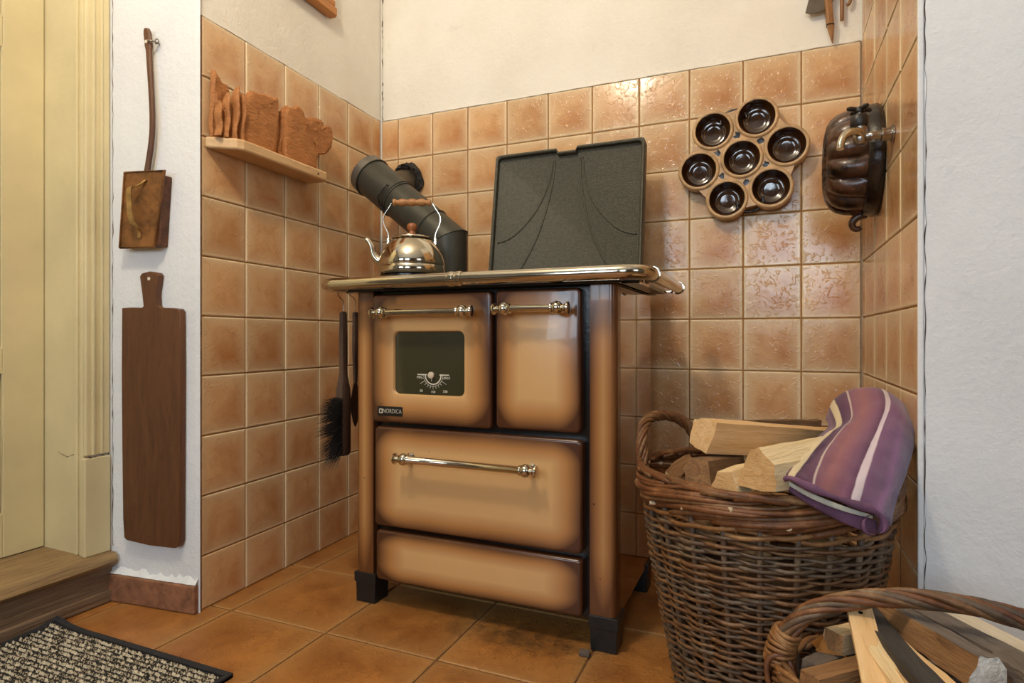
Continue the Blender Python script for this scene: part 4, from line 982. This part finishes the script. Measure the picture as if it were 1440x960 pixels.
def hoop(a1, a2, hgt, seed, out=.012):
    p1 = Vector((.224*math.cos(a1), .224*math.sin(a1), .400)); p2 = Vector((.224*math.cos(a2), .224*math.sin(a2), .400)); pts = []
    for i in range(17):
        t_ = i/16; p = p1.lerp(p2, .5-.5*math.cos(PI*t_)); am = math.atan2(p.y, p.x)
        p = Vector((math.cos(am)*.224, math.sin(am)*.224, .400))+Vector((math.cos(am), math.sin(am), 0))*out*math.sin(PI*t_)
        p.z = .400+hgt*math.sin(PI*t_)**.62; pts.append(p)
    ropes(smoothpath(pts, 2), .0078, 6, .0050, 3.2, 'handle_strand', [M['wickerrim'], M['wicker']], bk_, Vector((0, 0, 0)), seed=seed, k=60)
hoop(math.radians(181), math.radians(127), .116, 3)
hoop(math.radians(28), math.radians(-20), .085, 5, .004)

# ---------------- small oval basket in front on the right
SB = Vector((1.555, -1.010, 0)); AX, AY, HB = .187, .135, .245
sb = thing('kindling_basket', 'low oval wicker basket with arched rope handle holding kindling', 'basket', SB)
def sell(a, z, off=0):
    f = .74+.26*(z/HB)**.8; return Vector(((AX*f+off)*math.cos(a), (AY*f+off)*math.sin(a), z))
st2 = None; rs2 = random.Random(8)
for i in range(28):
    a = 2*PI*i/28
    MB().tube([sell(a, z) for z in (.005, .06, .12, .18, HB)], .0042, 7).build('stake', M['wickergrey'], sb, smooth=180)
wv = MB(); z = .010; row = 0
while z < HB-.032:
    pts, rs = [], []; ph = rs2.uniform(0, 6)
    for i in range(112):
        a = 2*PI*i/112; p = sell(a, z, .0045*math.cos(14*a+PI*row)); p.z += .0014*math.sin(3*a+ph)+rs2.uniform(-.0005, .0005); pts.append(p); rs.append(.0035*(1+rs2.uniform(-.1, .1)))
    wv.tube(pts, rs, 6, closed=True, mi=row % 2); z += .0075; row += 1
wv.build('weave', [M['wicker'], M['wickergrey']], sb, smooth=180)['kind'] = 'stuff'
for i in range(44):                                    # slanting border rods
    a0 = 2*PI*i/44+rs2.uniform(-.03, .03); pts, rs = [], []
    for k_ in range(13):
        t_ = k_/12; a = a0+.75*t_; zz = HB-.045+.050*t_**.9; p = sell(a, zz, .004+.009*math.sin(PI*t_)); pts.append(p); rs.append(.0044*(1-.25*t_))
    MB().tube(pts, rs, 7).build('border_rod', [M['wickertan'], M['wicker'], M['wickertan']][i % 3], sb, smooth=180)
for i in range(30):
    a0 = 2*PI*i/30; pts = []
    for k_ in range(9):
        t_ = k_/8; a = a0+.55*t_; p = sell(a, HB, .008*math.cos(PI*t_*1.2)); p.z += .006*math.sin(PI*t_)+.002; pts.append(p)
    MB().tube(pts, .0045, 7).build('border_rod', M['wickertan' if i % 2 else 'wicker'], sb, smooth=180)
hpth = []
for i in range(25):
    t_ = i/24; x = -(AX+.004)*math.cos(PI*t_); zz = .215+(.361-.215)*math.sin(PI*t_)**.62; hpth.append((x, .012, zz))
ropes(smoothpath(hpth, 2), .0082, 8, .0048, 2.6, 'handle_strand', [M['wickerrim'], M['wickergrey'], M['wicker']], sb, Vector((0, 0, 0)), seed=9, k=90, jit=.2)
for side in (-1, 1):                                   # binding coils round the foot of the handle
    for j in range(9):
        t_ = .030+.010*j; t_ = t_ if side < 0 else 1-t_; x = -(AX+.004)*math.cos(PI*t_); zz = .215+(.361-.215)*math.sin(PI*t_)**.62
        e = .004; x2 = -(AX+.004)*math.cos(PI*(t_+e)); z2 = .215+(.361-.215)*math.sin(PI*(t_+e))**.62
        ax_ = Vector((x2-x, 0, z2-zz)).normalized(); N_ = ax_.orthogonal().normalized(); B_ = ax_.cross(N_); rr = .0185-.0004*j
        MB().tube([Vector((x, .012, zz))+N_*rr*math.cos(b)+B_*rr*math.sin(b)+ax_*(.003*math.sin(b+j)) for b in [2*PI*k_/20 for k_ in range(20)]], .0034, 6, closed=True).build('binding_coil', M['wickertan'], sb, smooth=180)
    for j in range(7):                                 # crossed wraps lower down, over the border
        b0 = -.10+.033*j; a = (PI if side < 0 else 0)
        p = [sell(a+b0, HB-.055, .010), sell(a+b0*.7, HB-.02, .020), sell(a+b0*.4, HB+.010, .016), sell(a+b0*.2, HB+.018, -.004), sell(a-b0*.6, HB-.002, -.014), sell(a-b0, HB-.040, -.010)]
        MB().tube(smoothpath(p, 4), .0036, 6).build('binding_strand', M['wickertan' if j % 2 else 'wickerrim'], sb, smooth=180)
MB().loft([[sell(2*PI*k_/32, z, -.004) for k_ in range(32)] for z in (.003, .010)]).build('base', M['wickergrey'], sb)

# ================================================================== SPLIT WOOD
def log(name, label, p0, p1, prof, mats, group, up=(0, 0, 1), roll=0, jit=.003, seg=8, cat='log', seed=0, taper=1.0, chip=.0018):
    """irregular prism from p0 (visible end) to p1; prof = cross-section corners in metres"""
    p0, p1 = Vector(p0), Vector(p1); X = (p1-p0); Lh = X.length; X.normalize()
    Y = Vector(up).cross(X).normalized(); Z = X.cross(Y)
    mtx = Matrix((X, Y, Z)).transposed().to_4x4(); mtx.translation = p0
    rr = random.Random(seed+len(label)*7); c_, s_ = math.cos(roll), math.sin(roll); prof = [(a*c_-b*s_, a*s_+b*c_) for a, b in prof]
    if cat == 'stick' and abs(prof[0][0]) < .02: prof = [(a*1.18, b*1.18) for a, b in prof]
    n_ = len(prof); dense = []
    for i in range(n_):
        a, b = prof[i], prof[(i+1) % n_]; dense += [a, (a[0]*.66+b[0]*.34, a[1]*.66+b[1]*.34), (a[0]*.33+b[0]*.67, a[1]*.33+b[1]*.67)]
    L = []; bend = rr.uniform(-1, 1)*jit*2; off = [(rr.uniform(-1, 1)*jit, rr.uniform(-1, 1)*jit) for _ in dense]
    for k_ in range(seg+1):
        t_ = k_/seg; f = 1+(taper-1)*t_
        ex = [rr.uniform(-chip, chip) if k_ in (0, seg) else 0 for _ in dense]
        L.append([(t_*Lh+ex[i], a*f+off[i][0]*.4+math.sin(PI*t_)*bend+rr.uniform(-1, 1)*jit*.35, b*f+off[i][1]*.4+rr.uniform(-1, 1)*jit*.35) for i, (a, b) in enumerate(dense)])
    m = MB(); o0 = 0
    m.loft(L, True, True, True, 0, 1, 1)
    # bark on chosen long faces: material slot 2 for face indices listed in mats[3]
    if len(mats) > 3:
        nd = len(dense)
        for fi in range(seg*nd):
            if ((fi % nd)//3) in mats[3]: m.mi[fi] = 2
    o = m.build(name, list(mats[:3]), None, smooth=25); o.matrix_world = mtx
    return tag(o, label, cat, group)
G1 = 'split logs in the tall basket'
sq = lambda a, b=None: [(-a, -(b or a)), (a, -(b or a)), (a, (b or a)), (-a, (b or a))]
W_ = (M['pine'], M['endgrain'], M['bark']); 
log('split_log', 'large pale square-split log lying on top of the tall basket', (1.243, -0.7618, 0.5136), (1.4623, -0.5043, 0.4733), [(-.010, -.034), (.034, -.020), (.030, .024), (.0, .031), (-.030, .025)], (M['pine'], M['pine'], M['bark'], (0,)), G1, seed=1)
log('split_log', 'pale coarse-split wedge log at the front rim with triangular sawn end', (1.3269, -0.8672, 0.4792), (1.4656, -0.6552, 0.4848), [(-.042, -.028), (.030, -.032), (.006, .030), (-.012, .037), (-.038, .012)], (M['pinepale'], M['endgrain'], M['bark']), G1, seed=2, jit=.004, taper=.95)
log('split_log', 'short dark bark-covered log on the left under the large pale one', (1.2369, -0.8188, 0.4567), (1.3088, -0.592, 0.4366), [(-.026, -.022), (.018, -.024), (.026, .004), (.012, .024), (-.020, .022)], (M['bark'], M['brownwood'], M['bark']), G1, seed=3)
log('split_log', 'light split log stub low at the front rim left of the wedge log', (1.2832, -0.8533, 0.4493), (1.361, -0.6784, 0.4507), [(-.026, -.016), (.024, -.020), (.012, .018), (-.012, .022)], (M['pinepale'], M['endgrain'], M['bark']), G1, seed=4, jit=.004)
log('split_log', 'brown bark-edged log at the back of the basket against the tiles', (1.2917, -0.5123, 0.4904), (1.4449, -0.4029, 0.4874), [(-.024, -.022), (.024, -.022), (.020, .018), (-.018, .021)], (M['brownwood'], M['endgrain'], M['bark'], (2, 3)), G1, seed=5, jit=.005)
log('split_log', 'small peaked log edge showing between the top log and the wedge', (1.3147, -0.6874, 0.4765), (1.454, -0.5296, 0.4509), [(-.022, -.020), (.022, -.020), (.004, .024)], (M['brownwood'], M['endgrain'], M['bark']), G1, seed=6)
rl = random.Random(21)
for i, (ax_, off_, zz, rr, hl) in enumerate(((0, -.105, .255, .034, .12), (0, 0, .255, .038, .165), (0, .105, .255, .034, .12), (1, -.10, .330, .032, .13), (1, -.01, .328, .034, .17), (1, .10, .330, .032, .13))):
    c = BC_+(Vector((0, off_, zz)) if ax_ == 0 else Vector((off_, 0, zz))); d = Vector((hl, 0, 0)) if ax_ == 0 else Vector((0, hl, 0))
    o = log('split_log', 'half-hidden split log lying under the upper logs in the tall basket', c-d, c+d, [(-rr, -rr*.8), (rr*.9, -rr*.8), (rr*.7, rr*.8), (-rr*.8, rr*.75)], (M['bark'] if i % 2 else M['brownwood'], M['endgrain'], M['bark']), G1+', underneath', seed=30+i)
log('split_log', 'small split sliver leaning at the left inside the tall basket', (1.179, -0.7457, 0.426), (1.2059, -0.6362, 0.4423), [(-.014, -.008), (.014, -.010), (.006, .012)], (M['brownwood'], M['endgrain'], M['bark']), G1, seed=8)

G2 = 'kindling in the oval basket'
pk = lambda w_, h_: [(-w_, -h_), (w_, -h_), (w_, h_), (-w_, h_)]
o = log('kindling', 'flat pale lath with a nail hole standing at the left of the kindling', (1.4614, -0.9836, 0.3296), (1.4643, -1.1564, 0.2856), pk(.0125, .0035), (M['pine'], M['pine'], M['greywood']), G2, seed=1, jit=.0006, chip=.002, cat='stick')
MB().lathe([(.0028, 0), (.0028, .0008)], 10, (.013, .0, .0040), (0, 0, 1)).build('nail_hole', M['frame'], o)
log('kindling', 'pale curved splinter with a torn end lying right of the lath', (1.467, -1.041, 0.3096), (1.4992, -1.1633, 0.2982), [(-.009, -.006), (.010, -.007), (.007, .007), (-.008, .006)], (M['pinepale'], M['pinepale'], M['pinepale']), G2, seed=2, jit=.0030, cat='stick', chip=.006)
log('kindling', 'dark charred stick in the middle of the kindling', (1.4731, -0.935, 0.3057), (1.5192, -1.1764, 0.3143), [(-.013, -.012), (.013, -.010), (.011, .011), (-.012, .012)], (M['blackwood'], M['greywood'], M['bark']), G2, seed=3, jit=.0025, cat='stick')
log('kindling', 'thin tan stick between the splinter and the charred stick', (1.469, -0.9476, 0.3005), (1.5062, -1.182, 0.3073), [(-.005, -.006), (.005, -.006), (.005, .006), (-.005, .006)], (M['pine'], M['pine'], M['bark']), G2, seed=4, jit=.002, cat='stick')
log('kindling', 'long knotty brown stick with a torn whitish near end', (1.4861, -0.9076, 0.3067), (1.5647, -1.1133, 0.3323), [(-.017, -.012), (.017, -.012), (.012, .013), (-.010, .015)], (M['brownwood'], M['whitetorn'], M['greywood'], (2,)), G2, seed=5, jit=.004, cat='stick', chip=.005, taper=1.0)
log('kindling', 'tan split stick just below the knotty brown one', (1.4849, -0.9299, 0.2879), (1.5377, -1.1576, 0.3117), [(-.012, -.009), (.011, -.010), (.008, .009), (-.010, .010)], (M['pine'], M['endgrain'], M['brownwood'], (3,)), G2, seed=6, jit=.003, cat='stick')
log('kindling', 'grey-brown plank behind the knotty stick, running to the right edge', (1.5254, -0.8581, 0.2996), (1.617, -1.0691, 0.3211), [(-.018, -.009), (.016, -.010), (.014, .010), (-.016, .010)], (M['greywood'], M['greywood'], M['greywood']), G2, seed=7, jit=.002, cat='stick')
log('kindling', 'clean pale lath furthest back in the oval basket', (1.5643, -0.8305, 0.291), (1.6692, -1.0031, 0.293), pk(.016, .009), (M['palewood'], M['palewood'], M['palewood']), G2, seed=8, jit=.001, cat='stick')
log('kindling', 'dark grey rounded stick end at the bottom right corner', (1.6014, -1.054, 0.318), (1.6113, -1.1368, 0.3355), [(-.016, -.010), (0, -.018), (.016, -.010), (.016, .010), (0, .018), (-.016, .010)], (M['greywood'], M['greywood'], M['bark']), G2, seed=10, jit=.003, cat='stick')
log('kindling', 'square-ended short block with a dark end beside the lath', (1.4303, -0.9969, 0.2863), (1.4776, -0.9331, 0.278), [(-.011, -.011), (.011, -.011), (.011, .011), (-.011, .011)], (M['pinepale'], M['brownwood'], M['bark']), G2, seed=11, jit=.001, cat='stick')
log('kindling', 'orange-toned torn chip at the left of the square-ended block', (1.4126, -0.9827, 0.2762), (1.4426, -0.9808, 0.2593), [(-.010, -.006), (.010, -.008), (.004, .010), (-.008, .008)], (M['slat'], M['slat'], M['bark']), G2, seed=12, jit=.003, cat='stick')
log('kindling', 'broad tan stick lying low across the front of the kindling', (1.399, -1.0757, 0.2617), (1.4984, -0.9894, 0.2661), [(-.016, -.012), (.016, -.012), (.012, .012), (-.012, .013)], (M['brownwood'], M['brownwood'], M['bark']), G2, seed=13, jit=.002, cat='stick')
log('kindling', 'bluish-grey split stick in the shade at the left', (1.4014, -1.0311, 0.2569), (1.4481, -0.9675, 0.254), [(-.012, -.008), (.012, -.010), (.010, .010), (-.010, .010)], (M['greywood'], M['greywood'], M['bark']), G2, seed=14, jit=.002, cat='stick')
log('kindling', 'narrow grey splinter on top of the brown knotty stick', (1.5067, -0.9097, 0.3151), (1.5405, -1.0584, 0.3342), [(-.004, -.003), (.004, -.003), (.001, .004)], (M['greywood'], M['greywood'], M['bark']), G2, seed=21, jit=.001, cat='stick')
log('kindling', 'short tan splinter lying across at the lower right by the dark rounded end', (1.5763, -1.0866, 0.3056), (1.6353, -0.9959, 0.3029), [(-.008, -.006), (.008, -.006), (.005, .007), (-.007, .006)], (M['brownwood'], M['endgrain'], M['bark']), G2, seed=22, jit=.002, cat='stick')
log('kindling', 'very thin dark twig between the knotty stick and the grey-brown plank', (1.5055, -0.883, 0.3041), (1.5887, -1.0976, 0.3204), [(-.004, -.004), (.004, -.004), (.004, .004), (-.004, .004)], (M['blackwood'], M['bark'], M['bark']), G2, seed=23, jit=.002, cat='stick')
for i, (u0, u1, zz) in enumerate(((-.11, .12, .200), (-.12, .10, .170), (-.10, .11, .130), (-.11, .11, .09))):
    log('kindling', 'half-hidden stick lying deep in the oval basket', SB+Vector((u0, -.03+.03*(i % 2), zz)), SB+Vector((u1, .03-.05*(i % 2), zz+.01)), pk(.024, .016), (M['greywood'] if i % 2 else M['brownwood'], M['endgrain'], M['bark']), G2+', underneath', seed=40+i, cat='stick')

# ================================================================== CLOTH over the right-hand handle
GRID = [
 [(1.4698, -0.5228, 0.4998), (1.4843, -0.5166, 0.5141), (1.52, -0.4795, 0.5171), (1.5575, -0.4634, 0.5171), (1.5886, -0.4718, 0.5112), (1.6013, -0.5099, 0.4976)],
 [(1.455, -0.5836, 0.5296), (1.4676, -0.5782, 0.564), (1.5018, -0.5526, 0.5852), (1.5436, -0.5456, 0.586), (1.5732, -0.5655, 0.5686), (1.5894, -0.6021, 0.5366)],
 [(1.451, -0.6506, 0.5208), (1.4717, -0.6635, 0.5315), (1.4988, -0.6518, 0.5495), (1.5413, -0.6336, 0.5687), (1.5668, -0.6444, 0.5508), (1.581, -0.6601, 0.5213)],
 [(1.4302, -0.7031, 0.5092), (1.4515, -0.7157, 0.5213), (1.4759, -0.7107, 0.5282), (1.5215, -0.6965, 0.5351), (1.5533, -0.6938, 0.5293), (1.5712, -0.6969, 0.4972)],
 [(1.4024, -0.7695, 0.4948), (1.4231, -0.7823, 0.5057), (1.4481, -0.7825, 0.5029), (1.4974, -0.7613, 0.5052), (1.5381, -0.7438, 0.4959), (1.5542, -0.7423, 0.469)],
 [(1.3782, -0.8288, 0.4805), (1.3994, -0.8415, 0.487), (1.4296, -0.8394, 0.478), (1.4766, -0.8192, 0.4736), (1.5175, -0.8016, 0.4558), (1.5348, -0.7888, 0.4389)],
 [(1.3694, -0.8544, 0.469), (1.3882, -0.8735, 0.477), (1.4217, -0.87, 0.4598), (1.4629, -0.8578, 0.4459), (1.5005, -0.8416, 0.4287), (1.5211, -0.8219, 0.4128)],
 [(1.3695, -0.8489, 0.4566), (1.3861, -0.8766, 0.4676), (1.4195, -0.8731, 0.4516), (1.4606, -0.8609, 0.4379), (1.5002, -0.8439, 0.4207), (1.5201, -0.8223, 0.4019)],
]
def crow(r, k): return smoothpath([Vector(p) for p in r], k)
def surf(grid, ku, kv):
    rows = [crow(r, ku) for r in grid]; cols = [smoothpath([rows[j][i] for j in range(len(rows))], kv) for i in range(len(rows[0]))]
    return [[cols[i][j] for i in range(len(cols))] for j in range(len(cols[0]))]
t = NT('striped_purple_cloth'); uv = t.n('TexCoord').outputs['UV']; sp_ = t.n('SeparateXYZ', Vector=uv); U_ = sp_.outputs[0]
obn = t.noise(t.coord('Object'), 9, 3, .6)
stops = [(0, '#5e4166'), (.07, '#6a4762'), (.12, '#5b3350'), (.150, '#d8c49a'), (.215, '#4a2b52'), (.33, '#6b4160'), (.345, '#c9b0a8'), (.352, '#7b4a60'), (.45, '#9a5a5a'), (.56, '#7a4c6a'), (.60, '#5e3858'), (.615, '#d9c2cc'), (.660, '#6f4a72'), (.74, '#75507c'), (.80, '#8f5f9c'), (.86, '#6c5684'), (1, '#5f567c')]
rp = t.t.nodes.new('ShaderNodeValToRGB'); t.set(rp.inputs[0], U_); rp.color_ramp.interpolation = 'LINEAR'; el = rp.color_ramp.elements
hard = []
for p_, h_ in stops: hard.append((p_, h_))
while len(el) < len(hard)+3: el.new(.5)
lst = [(0, '#6b4c5e'), (.07, '#7a5566'), (.135, '#5c3547'), (.145, '#dcc79c'), (.205, '#dcc79c'), (.215, '#4c2b40'), (.335, '#653c50'), (.340, '#cbb4a6'), (.350, '#cbb4a6'), (.356, '#855462'), (.45, '#9c6260'), (.56, '#83546a'), (.605, '#643a52'), (.612, '#e0cdd0'), (.655, '#e0cdd0'), (.662, '#7a5270'), (.76, '#7d5876'), (.81, '#8d6288'), (.87, '#75607a'), (1, '#6a6078')]
for e_, (p_, h_) in zip(el, lst): e_.position = p_; e_.color = hexc(h_)
cl_c = t.mix(t.math('MULTIPLY', obn, .22), rp.outputs[0], hexc('#7a6078'))
t.bump(t.noise(t.coord('Object'), 420, 2, .6), .5, .0015); M['cloth'] = t.out(cl_c, .85, spec=.2); t.b.inputs['Sheen Weight'].default_value = .25
M['lining'] = simple('pale_cloth_lining', '#d8d4c2', .85, bump=.3, bscale=400)
M['hem'] = simple('purple_cloth_hem', '#75506a', .85, namt=.25, nscale=14, bump=.3, bscale=400)
CO = Vector((1.4794, -0.7582, 0.4939))
def cloth_part(grid, ku, kv, name, mt, th, wr=.0024, seed=0):
    G = surf(grid, ku, kv); nv, nu = len(G), len(G[0]); vs = []
    for j in range(nv):
        for i in range(nu):
            p = G[j][i]; d = noise.noise(p*38+Vector((seed, 0, 0)))*wr*2+noise.noise(p*90)*wr*.7+(noise.noise(Vector((i/nu*9+j/nv*2, j/nv*1.6+seed, 3)))*.0075 if name == 'top_layer' and .12 < j/nv < .97 else 0); vs.append(p-CO+Vector((0, -1, .4))*d)
    fs = [(j*nu+i, j*nu+i+1, (j+1)*nu+i+1, (j+1)*nu+i) for j in range(nv-1) for i in range(nu-1)]
    me = bpy.data.meshes.new(name); me.from_pydata([tuple(v_) for v_ in vs], [], fs); me.materials.append(mt)
    uvl = me.uv_layers.new(name='UVMap')
    for p_ in me.polygons:
        for li in p_.loop_indices:
            vi = me.loops[li].vertex_index; uvl.data[li].uv = ((vi % nu)/(nu-1), (vi//nu)/(nv-1))
    me.polygons.foreach_set('use_smooth', [True]*len(me.polygons)); me.update()
    o = bpy.data.objects.new(name, me); COL.objects.link(o); md = o.modifiers.new('solid', 'SOLIDIFY'); md.thickness = th; md.offset = -1
    return o
clo = thing('tea_towel', 'purple and lilac striped cloth draped over the right side of the tall basket', 'cloth', CO)
o = cloth_part(GRID, 7, 7, 'top_layer', M['cloth'], .004); o.parent = clo
# folded hem roll along the lower edge, pale inner layer and the sheet below it
hem = [(1.3715, -0.8535, 0.4735), (1.3693, -0.862, 0.4662), (1.382, -0.8805, 0.4735), (1.4045, -0.8817, 0.464), (1.4316, -0.8788, 0.4531), (1.4606, -0.8707, 0.4425), (1.4886, -0.8608, 0.4335), (1.5044, -0.853, 0.4226), (1.5098, -0.8474, 0.4078), (1.5056, -0.8449, 0.3958)]
MB().tube([p-CO for p in smoothpath(hem, 5)], [.0052+.0016*math.sin(i*.5) for i in range(5*(len(hem)-1)+1)], 10).build('hem_roll', M['hem'], clo, smooth=180)
inner = [[(1.3784, -0.8669, 0.4658), (1.4051, -0.8706, 0.4539), (1.4344, -0.8667, 0.4419), (1.4637, -0.8585, 0.4311), (1.4944, -0.8453, 0.4204)], [(1.3803, -0.8693, 0.4588), (1.408, -0.8705, 0.4444), (1.4373, -0.8666, 0.4324), (1.4666, -0.8584, 0.4228), (1.4952, -0.846, 0.4153)]]
o = cloth_part(inner, 5, 3, 'pale_lining', M['lining'], .002, .0006); o.parent = clo
lower = [[(1.3745, -0.8576, 0.459), (1.4056, -0.8606, 0.445), (1.438, -0.8576, 0.4324), (1.4695, -0.8484, 0.4205), (1.5021, -0.83, 0.4084)], [(1.3805, -0.8605, 0.4513), (1.4103, -0.864, 0.4332), (1.4417, -0.8592, 0.418), (1.4722, -0.8505, 0.4073), (1.5019, -0.8312, 0.3957)], [(1.4115, -0.8417, 0.44), (1.4306, -0.8531, 0.4239), (1.4517, -0.8549, 0.4104), (1.4743, -0.8485, 0.3994), (1.5002, -0.8297, 0.3885)]]
o = cloth_part(lower, 5, 4, 'under_layer', M['hem'], .003, .001, 5); o.parent = clo
lp = [(1.5067, -0.8498, 0.4188), (1.5101, -0.8516, 0.4048), (1.5023, -0.855, 0.3963), (1.4906, -0.86, 0.3942), (1.4818, -0.8638, 0.4027), (1.481, -0.863, 0.4151), (1.4892, -0.8562, 0.4227)]
MB().loft([[p-CO+Vector(a) for a in ((-.002, -.0035, 0), (.002, -.0035, .002), (.002, .0035, 0), (-.002, .0035, -.002))] for p in smoothpath(lp, 5)]).build('hanging_loop', M['hem'], clo, smooth=60)
